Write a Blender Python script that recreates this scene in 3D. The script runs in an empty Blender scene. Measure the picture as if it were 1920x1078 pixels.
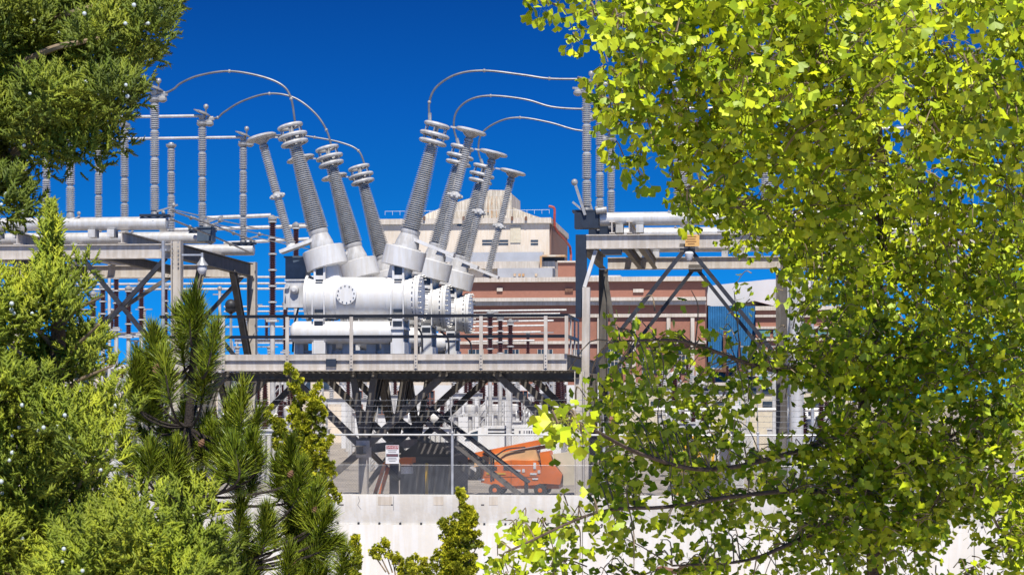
import bpy, math, random
import numpy as np
from mathutils import Vector, Matrix
random.seed(7); RNG = np.random.default_rng(11)
SC = bpy.context.scene; COL = SC.collection
F = 4000.0; ZC = 4.8; HY = 750.0
AL = math.atan(0.11); CA, SA = math.cos(AL), math.sin(AL)
E = np.array((CA, -SA, 0.)); D = np.array((SA, CA, 0.)); UP = np.array((0, 0, 1.))
P0 = np.array((0, 64., 0.)); KD = 64. * CA

def P(px, py, Y):                       # photograph pixel at a depth -> world metres
    return np.array(((px-960)/F*Y, Y, ZC+(HY-py)/F*Y))
def Q(px, py, v=0.):                    # pixel on a yard plane v -> yard coordinates (u, v, z)
    r = np.array(((px-960)/F, 1., (HY-py)/F)); t = (v+KD)/(r@D)
    p = t*r; return np.array(((p-P0)@E, v, p[2]+ZC))
def W(q): return P0*np.array((1, 1, 0))+q[0]*E+q[1]*D+np.array((0, 0, q[2]))   # yard -> world
def yard(vs): return P0[None]+vs[:, :1]*E+vs[:, 1:2]*D+vs[:, 2:3]*UP
def world(vs): return vs

# ---------------------------------------------------------------- materials
M = {}
def mat(name, col, rough=.5, metal=0., var=.12, scale=3., bump=0., col2=None, fac=None, trans=0., spec=None, streak=0., rand=False, tcol=None):
    m = bpy.data.materials.new(name); m.use_nodes = True; nt = m.node_tree; N = nt.nodes; L = nt.links
    b = N['Principled BSDF']; b.inputs['Roughness'].default_value = rough; b.inputs['Metallic'].default_value = metal
    if spec is not None: b.inputs['Specular IOR Level'].default_value = spec
    tc = N.new('ShaderNodeTexCoord'); no = N.new('ShaderNodeTexNoise'); no.inputs['Scale'].default_value = scale
    no.inputs['Detail'].default_value = 6; no.inputs['Roughness'].default_value = .65
    L.new(tc.outputs['Object'], no.inputs['Vector'])
    cr = N.new('ShaderNodeValToRGB'); L.new(no.outputs['Fac'], cr.inputs[0])
    c = np.array(col); c2 = np.array(col2) if col2 is not None else c*(1-var*1.6)
    e = cr.color_ramp.elements; lo, hi = fac or (.3, .65)
    e[0].position = lo; e[0].color = (*c2, 1); e[1].position = hi; e[1].color = (*(c if col2 is not None else np.minimum(c*(1+var*.5), .95)), 1)
    out = cr.outputs['Color']
    if streak:
        mp = N.new('ShaderNodeMapping'); mp.inputs['Scale'].default_value = (5, 5, .45); L.new(tc.outputs['Object'], mp.inputs[0])
        n2 = N.new('ShaderNodeTexNoise'); n2.inputs['Scale'].default_value = 1.6; n2.inputs['Detail'].default_value = 5; L.new(mp.outputs[0], n2.inputs['Vector'])
        r2 = N.new('ShaderNodeValToRGB'); r2.color_ramp.elements[0].position = .42; r2.color_ramp.elements[1].position = .6
        k = 1-streak; r2.color_ramp.elements[0].color = (k, k*.97, k*.92, 1); r2.color_ramp.elements[1].color = (1, 1, 1, 1); L.new(n2.outputs['Fac'], r2.inputs[0])
        mx = N.new('ShaderNodeMix'); mx.data_type = 'RGBA'; mx.blend_type = 'MULTIPLY'; mx.inputs[0].default_value = 1
        L.new(out, mx.inputs[6]); L.new(r2.outputs[0], mx.inputs[7]); out = mx.outputs[2]
    if rand:
        at = N.new('ShaderNodeAttribute'); at.attribute_name = 'rnd'
        hs = N.new('ShaderNodeHueSaturation'); L.new(out, hs.inputs['Color'])
        mr = N.new('ShaderNodeMapRange'); mr.inputs[3].default_value = .55; mr.inputs[4].default_value = 1.35; L.new(at.outputs['Fac'], mr.inputs[0]); L.new(mr.outputs[0], hs.inputs['Value'])
        m2 = N.new('ShaderNodeMapRange'); m2.inputs[3].default_value = .52; m2.inputs[4].default_value = .48; L.new(at.outputs['Fac'], m2.inputs[0]); L.new(m2.outputs[0], hs.inputs['Hue'])
        out = hs.outputs['Color']
    L.new(out, b.inputs['Base Color'])
    if bump:
        bp = N.new('ShaderNodeBump'); bp.inputs['Strength'].default_value = bump; bp.inputs['Distance'].default_value = .02
        n3 = N.new('ShaderNodeTexNoise'); n3.inputs['Scale'].default_value = scale*9; n3.inputs['Detail'].default_value = 4; L.new(tc.outputs['Object'], n3.inputs['Vector'])
        L.new(n3.outputs['Fac'], bp.inputs['Height']); L.new(bp.outputs[0], b.inputs['Normal'])
    if trans:
        tr = N.new('ShaderNodeBsdfTranslucent'); ms = N.new('ShaderNodeMixShader'); ms.inputs[0].default_value = trans
        if tcol: tr.inputs[0].default_value = (*tcol, 1)
        else: L.new(out, tr.inputs[0])
        L.new(b.outputs[0], ms.inputs[1]); L.new(tr.outputs[0], ms.inputs[2]); L.new(ms.outputs[0], N['Material Output'].inputs[0])
    M[name] = m; return m

def brick_mat(name, c1, c2, mortar, scale):
    m = mat(name, c1, .85); nt = m.node_tree; N = nt.nodes; L = nt.links
    b = N['Principled BSDF']; cr = b.inputs['Base Color'].links[0].from_socket
    tc = next(n for n in N if n.type == 'TEX_COORD'); mp = N.new('ShaderNodeMapping'); mp.inputs['Rotation'].default_value = (math.pi/2, 0, 0)
    br = N.new('ShaderNodeTexBrick'); br.inputs['Scale'].default_value = scale; L.new(tc.outputs['Object'], mp.inputs[0]); L.new(mp.outputs[0], br.inputs['Vector'])
    br.inputs['Color1'].default_value = (*c1, 1); br.inputs['Color2'].default_value = (*c2, 1); br.inputs['Mortar'].default_value = (*mortar, 1); br.inputs['Mortar Size'].default_value = .03
    mx = N.new('ShaderNodeMix'); mx.data_type = 'RGBA'; mx.blend_type = 'MIX'; mx.inputs[0].default_value = .45
    L.new(br.outputs['Color'], mx.inputs[6]); L.new(cr, mx.inputs[7]); L.new(mx.outputs[2], b.inputs['Base Color']); return m

mat('white_paint', (.87, .87, .86), .38, var=.04, scale=2, streak=.06)
mat('cup_paint', (.80, .80, .80), .42, var=.05, scale=2, streak=.08)
mat('insulator', (.64, .63, .61), .28, var=.16, scale=4)
mat('fitting', (.48, .47, .45), .45, .3, var=.25, scale=9)
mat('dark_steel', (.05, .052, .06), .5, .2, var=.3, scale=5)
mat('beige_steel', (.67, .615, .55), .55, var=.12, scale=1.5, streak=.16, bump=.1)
mat('shade_toned_steel', (.17, .152, .13), .6, var=.22, scale=2, streak=.2)  # darker copy of the beige steel, shade painted into its colour
mat('aluminium', (.72, .72, .71), .38, .15, var=.08, scale=2, streak=.12)
mat('galvanised', (.55, .56, .57), .42, .4, var=.15, scale=6)
mat('old_zinc', (.26, .27, .29), .55, .2, var=.2)
mat('cable', (.22, .23, .25), .45, .4, var=.2, scale=5)
mat('black_paint', (.012, .012, .014), .4, var=.2)
mat('dark_box', (.03, .04, .06), .45, var=.2)
mat('blue_box', (.10, .14, .19), .5, var=.2)
mat('brown_porcelain', (.085, .032, .03), .25, var=.25, scale=6)
mat('concrete_cap', (.82, .80, .76), .85, var=.10, scale=1.3, streak=.08, bump=.25)
mat('concrete_wall', (.90, .885, .85), .8, var=.05, scale=.9, streak=.04, bump=.15)
mat('yard_ground', (.46, .40, .33), .95, var=.25, scale=.6, bump=.4)
mat('tan_cladding', (.84, .74, .61), .7, var=.10, scale=.25, streak=.05)
mat('tan_roof', (.85, .77, .64), .65, var=.2, scale=.3, streak=.3)
mat('rust_panel', (.58, .34, .16), .7, var=.3, scale=.8, col2=(.7, .62, .5), fac=(.4, .6))
mat('cornice', (.74, .67, .58), .7, var=.12, scale=.5, streak=.15)
mat('lead_band', (.48, .50, .54), .6, var=.15, scale=.3)
brick_mat('brick', (.42, .165, .105), (.33, .125, .08), (.44, .31, .24), 3.)
brick_mat('brick_dark', (.28, .15, .11), (.23, .12, .09), (.3, .24, .2), 4.)
mat('window_glass', (.05, .07, .09), .15, var=.3, scale=2)
mat('teal_glass', (.16, .33, .31), .2, var=.25, scale=1)
mat('blue_sheet', (.05, .24, .52), .6, var=.2, scale=1.2)
mat('white_roof', (.78, .78, .77), .5, var=.05, scale=.5)
mat('red_pipe', (.42, .07, .05), .5, var=.2)
mat('orange', (.88, .20, .02), .4, var=.15, scale=2)
mat('peach', (.88, .52, .24), .5, var=.15, scale=2)
mat('cream', (.72, .64, .48), .6, var=.1)
mat('yellow', (.85, .50, .02), .4, var=.1)
mat('amber_sign', (.82, .48, .16), .5, var=.08)
mat('sign_white', (.80, .80, .80), .4, var=.04)
mat('sign_red', (.40, .05, .06), .5, var=.1)
mat('sign_ink', (.12, .12, .14), .5, var=.1)
mat('brown_ink', (.35, .16, .05), .5, var=.1)
mat('tyre', (.03, .03, .03), .8)
mat('pale_steel', (.66, .66, .66), .5, var=.15, scale=3, streak=.15)
mat('grey_brown', (.085, .075, .068), .7, var=.2)
mat('rust_brown', (.22, .11, .07), .8, var=.3, scale=6)
mat('bark', (.20, .14, .10), .9, var=.4, scale=14, bump=.6)
mat('twig', (.36, .27, .17), .8, var=.35, scale=20)
mat('bark_dark', (.055, .042, .035), .9, var=.4, scale=14, bump=.5)
mat('ginkgo_leaf', (.54, .68, .014), .5, trans=.06, tcol=(.40, .52, .01), var=.12, scale=5, rand=True)
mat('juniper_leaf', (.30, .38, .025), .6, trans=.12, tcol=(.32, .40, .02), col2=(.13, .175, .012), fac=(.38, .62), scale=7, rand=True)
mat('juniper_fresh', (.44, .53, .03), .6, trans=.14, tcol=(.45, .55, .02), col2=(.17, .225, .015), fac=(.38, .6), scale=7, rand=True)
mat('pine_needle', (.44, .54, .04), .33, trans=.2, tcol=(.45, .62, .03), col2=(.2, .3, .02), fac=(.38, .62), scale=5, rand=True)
mat('cypress_leaf', (.74, .74, .03), .55, trans=.25, tcol=(.5, .55, .02), col2=(.2, .25, .02), fac=(.38, .6), scale=6, rand=True)
mat('berry', (.72, .80, .80), .4, var=.15, scale=40)
mat('cone', (.24, .13, .07), .8, var=.35, scale=30)

# ---------------------------------------------------------------- mesh builder
def frame_of(d):
    d = d/np.linalg.norm(d); a = np.array((0, 0, 1.)) if abs(d[2]) < .92 else np.array((1., 0, 0))
    x = np.cross(a, d); x /= np.linalg.norm(x); return x, np.cross(d, x), d
class MB:
    def __init__(s, fr=yard): s.v = []; s.f = []; s.n = 0; s.fr = fr
    def add(s, vs, fs):
        vs = s.fr(np.asarray(vs, float)); s.v.append(vs); s.f += [[i+s.n for i in f] for f in fs]; s.n += len(vs); return s
    def box(s, c, sz, rz=0., ax=None):
        c = np.asarray(c, float); h = np.asarray(sz, float)/2
        vs = np.array([(x, y, z) for x in (-1, 1) for y in (-1, 1) for z in (-1, 1)])*h
        if ax is not None: vs = vs@np.array(ax)
        elif rz: k, q = math.cos(rz), math.sin(rz); vs = vs@np.array(((k, q, 0), (-q, k, 0), (0, 0, 1)))
        return s.add(vs+c, [(0, 1, 3, 2), (4, 6, 7, 5), (0, 4, 5, 1), (2, 3, 7, 6), (0, 2, 6, 4), (1, 5, 7, 3)])
    def bx(s, a, b): a, b = np.minimum(a, b), np.maximum(a, b); return s.box((a+b)/2, b-a)
    def bar(s, a, b, w, h=None):         # box beam, w across, h in the most vertical direction
        a = np.asarray(a, float); b = np.asarray(b, float); x, y, d = frame_of(b-a); l = np.linalg.norm(b-a)
        return s.box((a+b)/2, (w, h or w, l), ax=(x, y, d))
    def ibeam(s, a, b, w, h, t=.025):
        a = np.asarray(a, float); b = np.asarray(b, float); x, y, d = frame_of(b-a); l = np.linalg.norm(b-a); c = (a+b)/2
        s.box(c, (t, h-2*t-.004, l), ax=(x, y, d))
        for k in (-1, 1): s.box(c+y*k*(h-t)/2, (w, t, l), ax=(x, y, d))
        return s
    def lathe(s, a, b, prof, n=16):      # prof: (metres along a->b, radius)
        a = np.asarray(a, float); b = np.asarray(b, float); x, y, d = frame_of(b-a)
        th = np.arange(n)*2*math.pi/n; ring = np.cos(th)[:, None]*x+np.sin(th)[:, None]*y
        vs = np.concatenate([a+d*t+ring*r for t, r in prof]); fs = []
        for k in range(len(prof)-1):
            for i in range(n): j = (i+1) % n; fs.append((k*n+i, k*n+j, (k+1)*n+j, (k+1)*n+i))
        fs.append(tuple(range(n))[::-1]); fs.append(tuple(range((len(prof)-1)*n, len(prof)*n)))
        return s.add(vs, fs)
    def tube(s, a, b, r, r2=None, n=12):
        l = float(np.linalg.norm(np.asarray(b, float)-np.asarray(a, float))); return s.lathe(a, b, [(0, r), (l, r if r2 is None else r2)], n)
    def ball(s, c, r, n=10):
        c = np.asarray(c, float); k = 7
        return s.lathe(c-UP*r, c+UP*r, [(r-r*math.cos(math.pi*i/k), max(r*math.sin(math.pi*i/k), r*.03)) for i in range(k+1)], n)
    def torus(s, c, ax, R, r, n=24, m=8):
        x, y, d = frame_of(np.asarray(ax, float)); vs = []; fs = []
        for i in range(n):
            a = 2*math.pi*i/n; o = math.cos(a)*x+math.sin(a)*y
            for j in range(m): q = 2*math.pi*j/m; vs.append(c+o*(R+r*math.cos(q))+d*r*math.sin(q))
        for i in range(n):
            for j in range(m): fs.append((i*m+j, i*m+(j+1) % m, (i+1) % n*m+(j+1) % m, (i+1) % n*m+j))
        return s.add(vs, fs)
    def path(s, pts, r, n=8, smooth=6, r2=None):
        p = np.array(pts, float)
        if smooth > 1:
            q = [p[0]*2-p[1]]+list(p)+[p[-1]*2-p[-2]]; o = []
            for i in range(1, len(q)-2):
                for k in range(smooth):
                    t = k/smooth; o.append(.5*((2*q[i])+(q[i+1]-q[i-1])*t+(2*q[i-1]-5*q[i]+4*q[i+1]-q[i+2])*t*t+(3*q[i]-q[i-1]-3*q[i+1]+q[i+2])*t**3))
            o.append(p[-1]); p = np.array(o)
        x = None; vs = []; fs = []; K = len(p); r2 = r if r2 is None else r2
        for i in range(K):
            d = p[min(i+1, K-1)]-p[max(i-1, 0)]; d /= np.linalg.norm(d)+1e-9
            if x is None: x, y, _ = frame_of(d)
            else: x = x-d*(x@d); x /= np.linalg.norm(x)+1e-9; y = np.cross(d, x)
            rr = r+(r2-r)*i/(K-1)
            for j in range(n): a = 2*math.pi*j/n; vs.append(p[i]+rr*(math.cos(a)*x+math.sin(a)*y))
        for i in range(K-1):
            for j in range(n): k = (j+1) % n; fs.append((i*n+j, i*n+k, (i+1)*n+k, (i+1)*n+j))
        fs.append(tuple(range(n))[::-1]); fs.append(tuple(range((K-1)*n, K*n)))
        return s.add(vs, fs)
    def prism(s, poly, a, b):            # polygon of (x,z) pairs extruded from y=a to y=b in the builder's frame
        n = len(poly); vs = [(x, a, z) for x, z in poly]+[(x, b, z) for x, z in poly]
        return s.add(vs, [tuple(range(n)), tuple(range(n, 2*n))[::-1]]+[(i, i+n, (i+1) % n+n, (i+1) % n) for i in range(n)])
    def build(s, name, m, parent=None, ang=38, label=None):
        vs = np.concatenate(s.v)
        org = np.array(parent['_o']) if parent is not None and '_o' in parent else (np.zeros(3) if parent is not None else np.array((vs[:, 0].mean(), vs[:, 1].mean(), vs[:, 2].min())))
        me = bpy.data.meshes.new(name); me.from_pydata((vs-org).tolist(), [], s.f); me.materials.append(M[m] if isinstance(m, str) else m)
        me.polygons.foreach_set('use_smooth', [True]*len(me.polygons)); me.validate(); me.update()
        bmfix(me)
        me.set_sharp_from_angle(angle=math.radians(ang))
        o = bpy.data.objects.new(name, me); COL.objects.link(o)
        if parent is None: o.location = org; o['_o'] = [float(c) for c in org]
        else: o.parent = parent; o['_o'] = [float(c) for c in org]
        if label: o['label'] = label
        return o
import bmesh
def bmfix(me):
    b = bmesh.new(); b.from_mesh(me); bmesh.ops.recalc_face_normals(b, faces=b.faces); b.to_mesh(me); b.free()
def tag(o, label, cat, group=None, kind=None):
    if label: o['label'] = label
    if cat: o['category'] = cat
    if group: o['group'] = group
    if kind: o['kind'] = kind
    return o
def thing(name, loc, label, cat, group=None):
    o = bpy.data.objects.new(name, None); COL.objects.link(o); o.location = loc; o['_o'] = [float(c) for c in loc]; o.empty_display_size = .3
    return tag(o, label, cat, group)
def dup(o, shift, label=None, parent=None):
    c = o.copy(); COL.objects.link(c)
    if parent is None: c.location = Vector(o.location)+Vector(shift)
    else: c.parent = parent
    if label: c['label'] = label
    for ch in list(o.children): dup(ch, None, None, c)
    return c
def vshift(v): return tuple(D*v)

# ---------------------------------------------------------------- world, sun, camera
SUN = Vector((.06, -.56, .83)).normalized()
w = bpy.data.worlds.new('World'); SC.world = w; w.use_nodes = True; nt = w.node_tree; N = nt.nodes; L = nt.links
bg = N['Background']; sky = N.new('ShaderNodeTexSky'); sky.sky_type = 'NISHITA'; sky.sun_disc = False
sky.sun_elevation = math.asin(SUN.z); sky.sun_rotation = math.radians(176); sky.air_density = 1.; sky.dust_density = 0.; sky.ozone_density = 4.; sky.altitude = 1500
tc = N.new('ShaderNodeTexCoord'); mp = N.new('ShaderNodeMapping'); mp.inputs['Location'].default_value = (0, 0, .30); mp.inputs['Scale'].default_value = (1, 1, 2.2)
L.new(tc.outputs['Generated'], mp.inputs[0]); nm = N.new('ShaderNodeVectorMath'); nm.operation = 'NORMALIZE'; L.new(mp.outputs[0], nm.inputs[0]); L.new(nm.outputs[0], sky.inputs['Vector'])
mx = N.new('ShaderNodeMix'); mx.data_type = 'RGBA'; mx.blend_type = 'MULTIPLY'; mx.inputs[0].default_value = 1; pass
sx = N.new('ShaderNodeSeparateXYZ'); L.new(tc.outputs['Generated'], sx.inputs[0]); gr_ = N.new('ShaderNodeValToRGB'); L.new(sx.outputs[2], gr_.inputs[0])
el = gr_.color_ramp.elements; el[0].position = .0; el[0].color = (.06, 1.15, 1.7, 1); el[1].position = .55; el[1].color = (.012, .07, .22, 1)
for p_, c_ in ((.06, (.045, .92, 1.50, 1)), (.096, (.032, .70, 1.30, 1)), (.135, (.027, .55, 1.22, 1)), (.183, (.024, .39, .95, 1)), (.3, (.018, .2, .55, 1))): q_ = el.new(p_); q_.color = c_
L.new(gr_.outputs[0], mx.inputs[7])
L.new(sky.outputs[0], mx.inputs[6]); L.new(mx.outputs[2], bg.inputs[0]); bg.inputs[1].default_value = .15
sl = bpy.data.lights.new('sun', 'SUN'); sl.energy = 5.0; sl.angle = math.radians(.5); sl.color = (1, .955, .89)
so = bpy.data.objects.new('sun', sl); COL.objects.link(so); so.rotation_euler = SUN.to_track_quat('Z', 'Y').to_euler(); so.location = (0, -20, 40)
cam = bpy.data.cameras.new('camera'); cam.lens = 75; cam.sensor_width = 36; cam.shift_y = (HY-539)/1920; cam.clip_end = 9000; cam.clip_start = .05
co = bpy.data.objects.new('camera', cam); COL.objects.link(co); co.location = (0, 0, ZC); co.rotation_euler = (math.pi/2, 0, 0); SC.camera = co
cam.dof.use_dof = True; cam.dof.focus_distance = 40; cam.dof.aperture_fstop = 48
SC.view_settings.view_transform = 'Standard'; SC.view_settings.look = 'None'; SC.view_settings.exposure = 0; SC.view_settings.gamma = 1
SC.cycles.max_bounces = 6; SC.cycles.diffuse_bounces = 1; SC.cycles.transmission_bounces = 3; SC.cycles.transparent_max_bounces = 8

# ---------------------------------------------------------------- setting
VW = (55-64)*1/CA                       # wall plane in yard v
ZW = ZC-(928-750)/F*55.3                # top of the retaining wall
ZG = ZC-3.65
m = MB(world)
ys = [-60, 30, 55.6, 55.75, 75, 110, 180, 400, 1200, 5000]; zs = [0, 0, 0, ZG, ZG, ZG, ZG, ZG, ZG, ZG]
xs = [-3000, -400, -60, -20, 0, 20, 60, 400, 3000]
m.add([(x, y-.11*(x if abs(x) < 70 and i in (2, 3) else 0), z) for i, (y, z) in enumerate(zip(ys, zs)) for x in xs], [(i*9+j, i*9+j+1, (i+1)*9+j+1, (i+1)*9+j) for i in range(9) for j in range(8)])
tag(m.build('ground', 'yard_ground'), 'flat pale gravel ground of the electrical yard', 'ground', kind='structure')

# retaining wall
zc2 = ZC-(985-750)/F*55; v0 = VW+.15
wl = thing('retaining_wall', W((0, v0, 0)), 'long white concrete retaining wall with grey cap course below the fence', 'wall')
m = MB(); n = 9; L0, L1 = -17, 20
prof = [(v0, ZW), (v0, ZW-.38), (v0+.10, zc2+.05), (v0+.10, zc2), (v0+.55, zc2), (v0+.55, ZW)]
m.add([(u, a, z) for u in (L0, L1) for a, z in prof], [(0, 1, 2, 3, 4, 5), (11, 10, 9, 8, 7, 6)]+[(i, i+6, (i+1) % 6+6, (i+1) % 6) for i in range(6)])
m.build('cap_course', 'concrete_cap', wl)
m = MB()
for k in range(12):
    u = L0+k*3.3; m.bx(np.array((u+.008, v0+.03, 0)), np.array((u+3.292, v0+.5, zc2-.003)))
m.build('wall_panels', 'concrete_wall', wl)
m = MB()
for k in range(66): m.lathe((L0+.2+k*.55, v0+.105, zc2+.035), (L0+.2+k*.55, v0+.02, zc2+.035), [(0, .028), (.06, .028), (.08, .012)], 8)
b = m.build('bolts', 'dark_steel', wl); b['kind'] = 'stuff'
m = MB()
for px, w_ in ((722, 26), (822, 18), (925, 16), (1190, 20), (300, 14)):
    q = Q(px, 940, v0-.006); m.bx(q+np.array((-w_/140, 0, -.09)), q+np.array((w_/140, .004, .13)))
m.build('patch_repair', 'cornice', wl)
for k, px in enumerate((395, 672, 738, 1060, 1330)):      # formwork joints, cracks and stains of the cap
    q = Q(px, 930, v0-.004); m = MB(); m.path([q, q+np.array((.03, 0, -.12)), q+np.array((-.02, 0, -.22)), q+np.array((.05+.02*k, 0, -.34))] if k % 2 else [q, q+np.array((0, 0, -.36))], .0045, 4, 1); m.build('joint_line', 'sign_ink', wl)
for px, wd_ in ((640, .12), (905, .08), (735, .05)): q = Q(px, 946, v0-.004); MB().box(q, (wd_, .006, .03)).build('rust_mark', 'grey_brown', wl)

# ---------------------------------------------------------------- fence on the wall
vf = v0+.3; ft = ZC+(750-815)/F*55.4; sp = 4.1*1.0
fn = thing('chain_link_fence', W((0, vf, ZW)), 'chain link fence with galvanised posts and barbed wire on the wall', 'fence')
px0 = Q(848, 900, vf)[0]; us = [px0+3.95*k for k in range(-4, 5)]
for u in us:
    m = MB(); m.tube((u, vf, ZW-.05), (u, vf, ft+.05), .036, n=10); m.ball((u, vf, ft+.06), .045)
    m.bar((u, vf, ft+.03), (u-.02, vf-.28, ft+.98), .03, .03)
    m.build('fence_post', 'galvanised', fn)
m = MB(); m.tube((L0, vf, ft), (L1, vf, ft), .026, n=8); m.build('top_rail', 'galvanised', fn)
m = MB()
for k in range(6):
    a = (k+1)/6; z = ft+.06+a*.85; v = vf-.26*a
    m.path([(u+q, v, z-(.02 if q else 0)) for u in us for q in (0, 2)], .0045, 4, 1)
    for i in range(220):
        u = us[0]+i*.15; m.bar((u-.02, v, z-.03), (u+.02, v, z+.02), .005)
m.build('barbed_wire', 'old_zinc', fn)
def mesh_wires(m, u0, u1, v, z0, z1, pitch, t):
    h = z1-z0; n = int((u1-u0)/pitch)
    for k in range(-int(h/pitch)-1, n+1):
        for sg in (1, -1):
            a = u0+k*pitch; b = a+h
            ua, ub = max(a, u0), min(b, u1)
            if ub-ua < .02: continue
            za, zb = z0+(ua-a), z0+(ub-a)
            if sg < 0: za, zb = z1-(ua-a), z1-(ub-a)
            A = np.array((ua, v+.004*sg, za)); B = np.array((ub, v+.004*sg, zb)); d = np.array((-sg, 0, 1))*t*.35
            m.add([A-d, A+d, B+d, B-d], [(0, 1, 2, 3)])
m = MB(); mesh_wires(m, us[0], us[-1], vf+.04, ZW, ft, .075, .0030); m.build('chain_mesh', 'old_zinc', fn)
za = ZC+(750-872)/F*55.4
fn2 = thing('mesh_screen', W((0, vf+.12, ZW)), 'low fine grey mesh screen along the foot of the chain link fence', 'screen')
m = MB(); mesh_wires(m, us[1], us[-1], vf+.12, ZW, za, .034, .0034); m.build('fine_mesh', 'old_zinc', fn2)
m = MB(); m.tube((us[1], vf+.12, za), (us[-1], vf+.12, za), .005, n=6); m.build('screen_rail', 'galvanised', fn2)

# danger sign on the fence
q0, q1 = Q(723, 834, vf-.06), Q(748, 869, vf-.06); uc = (q0[0]+q1[0])/2; wd = q1[0]-q0[0]; ht = q0[2]-q1[2]; zt = q0[2]
sg = thing('danger_sign', W((uc, vf-.06, q1[2])), 'white danger sign with red header hanging on the chain link fence', 'sign')
m = MB(); m.box((uc, vf-.06, zt-ht/2), (wd, .006, ht)); m.build('sign_board', 'sign_white', sg)
m = MB(); m.box((uc, vf-.065, zt-ht*.12), (wd*.94, .003, ht*.19)); m.build('header_band', 'sign_red', sg)
m = MB(); m.box((uc, vf-.065, zt-ht*.55), (wd*.9, .003, ht*.16)); m.build('middle_band', 'sign_ink', sg)
def text(body, size, center, mat_, parent, rz=-AL, sx=1.):
    c = bpy.data.curves.new('lettering', 'FONT'); c.body = body; c.size = size; c.align_x = 'CENTER'; c.align_y = 'CENTER'; c.extrude = .001; c.materials.append(M[mat_])
    t_ = bpy.data.objects.new('tmp', c); COL.objects.link(t_); bpy.context.view_layer.update(); me = bpy.data.meshes.new_from_object(t_.evaluated_get(bpy.context.evaluated_depsgraph_get())); bpy.data.objects.remove(t_); o = bpy.data.objects.new('lettering', me); COL.objects.link(o); o.parent = parent; o.location = Vector(center)-Vector(parent['_o']); o.rotation_euler = (math.pi/2, 0, rz); o.scale = (sx, 1, 1); return o
text('DANGER', ht*.17, W((uc, vf-.069, zt-ht*.12)), 'sign_white', sg)
text('HIGH VOLTAGE', ht*.12, W((uc, vf-.069, zt-ht*.55)), 'sign_red', sg, sx=.62)
m = MB()
for k, (a, b_) in enumerate(((.29, .7), (.37, .6), (.70, .62), (.78, .7), (.86, .5))): m.box((uc, vf-.0645, zt-ht*a), (wd*b_, .003, ht*.028))
o_ = m.build('print_lines', 'sign_ink', sg); o_['kind'] = 'stuff'

# ---------------------------------------------------------------- circuit breakers
def sheds(L_, r0, r1, pitch, out, core=.78):
    n = max(3, int(L_/pitch)); p = L_/n; pr = [(0, r0*core)]
    for i in range(n):
        f = (i+.5)/n; r = r0+(r1-r0)*f
        pr += [(p*(i+.12), r*core), (p*(i+.42), r+out), (p*(i+.55), r+out), (p*(i+.92), r*core)]
    return pr+[(L_, r1*core)]
VB, VCc = 5.74, 11.54
brk = thing('circuit_breaker', W((Q(690, 640)[0], 0, ZG)), 'white dead tank circuit breaker nearest the railing with the largest drum', 'circuit breaker', 'high voltage circuit breakers on the steel platform')
c0, c1 = Q(575, 559), Q(790, 559); R = .655
m = MB(); l = c1[0]-c0[0]
m.lathe(c0, c1, [(0, .2), (.01, R*.97), (.03, R+.0), (.03, R+.05), (.11, R+.05), (.11, R-.02), (l*.17, R-.02), (l*.17, R+.02), (l*.27, R+.02), (l*.27, R-.02), (l*.72, R-.02), (l*.72, R+.02), (l*.80, R+.02), (l*.80, R-.02), (l-.34, R-.02), (l-.34, R+.0), (l-.16, R+.0), (l-.16, R+.07), (l-.10, R+.07), (l-.085, R+.03), (l-.08, R+.07), (l, R+.07), (l+.03, R*.9), (l+.05, .15)], 48)
tk = m.build('tank', 'white_paint', brk)
m = MB()
for k in range(26):
    a = 2*math.pi*k/26; c = np.array((c1[0]-.20, math.cos(a)*(R+.035), c1[2]+math.sin(a)*(R+.035))); m.lathe(c, c+np.array((.3, 0, 0)), [(0, .028), (.06, .028), (.06, .018), (.27, .018), (.27, .028), (.3, .02)], 6)
m.build('flange_bolts', 'fitting', tk)
mc = Q(657, 554); m = MB(); y0 = -R
m.lathe((mc[0], y0+.2, mc[2]), (mc[0], y0-.1, mc[2]), [(0, .26), (.2, .26), (.2, .31), (.27, .31), (.28, .30), (.285, .1)], 32)
mh = m.build('manhole_cover', 'white_paint', brk)
m = MB()
for k in range(12): a = k*math.pi/6+.1; c = np.array((mc[0]+.25*math.cos(a), y0-.075, mc[2]+.25*math.sin(a))); m.lathe(c, c-np.array((0, .03, 0)), [(0, .018), (.03, .018)], 6)
m.build('cover_bolts', 'dark_steel', mh)
a, b = Q(549, 624), Q(741, 624); m = MB(); l = b[0]-a[0]
a[1] = b[1] = -.35
m.lathe(a, b, [(0, .06), (.03, .2), (.09, .29), (.18, .34), (l-.12, .34), (l-.06, .3), (l, .24), (l+.01, .05)], 32); m.build('reservoir_tank', 'white_paint', brk)
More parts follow.
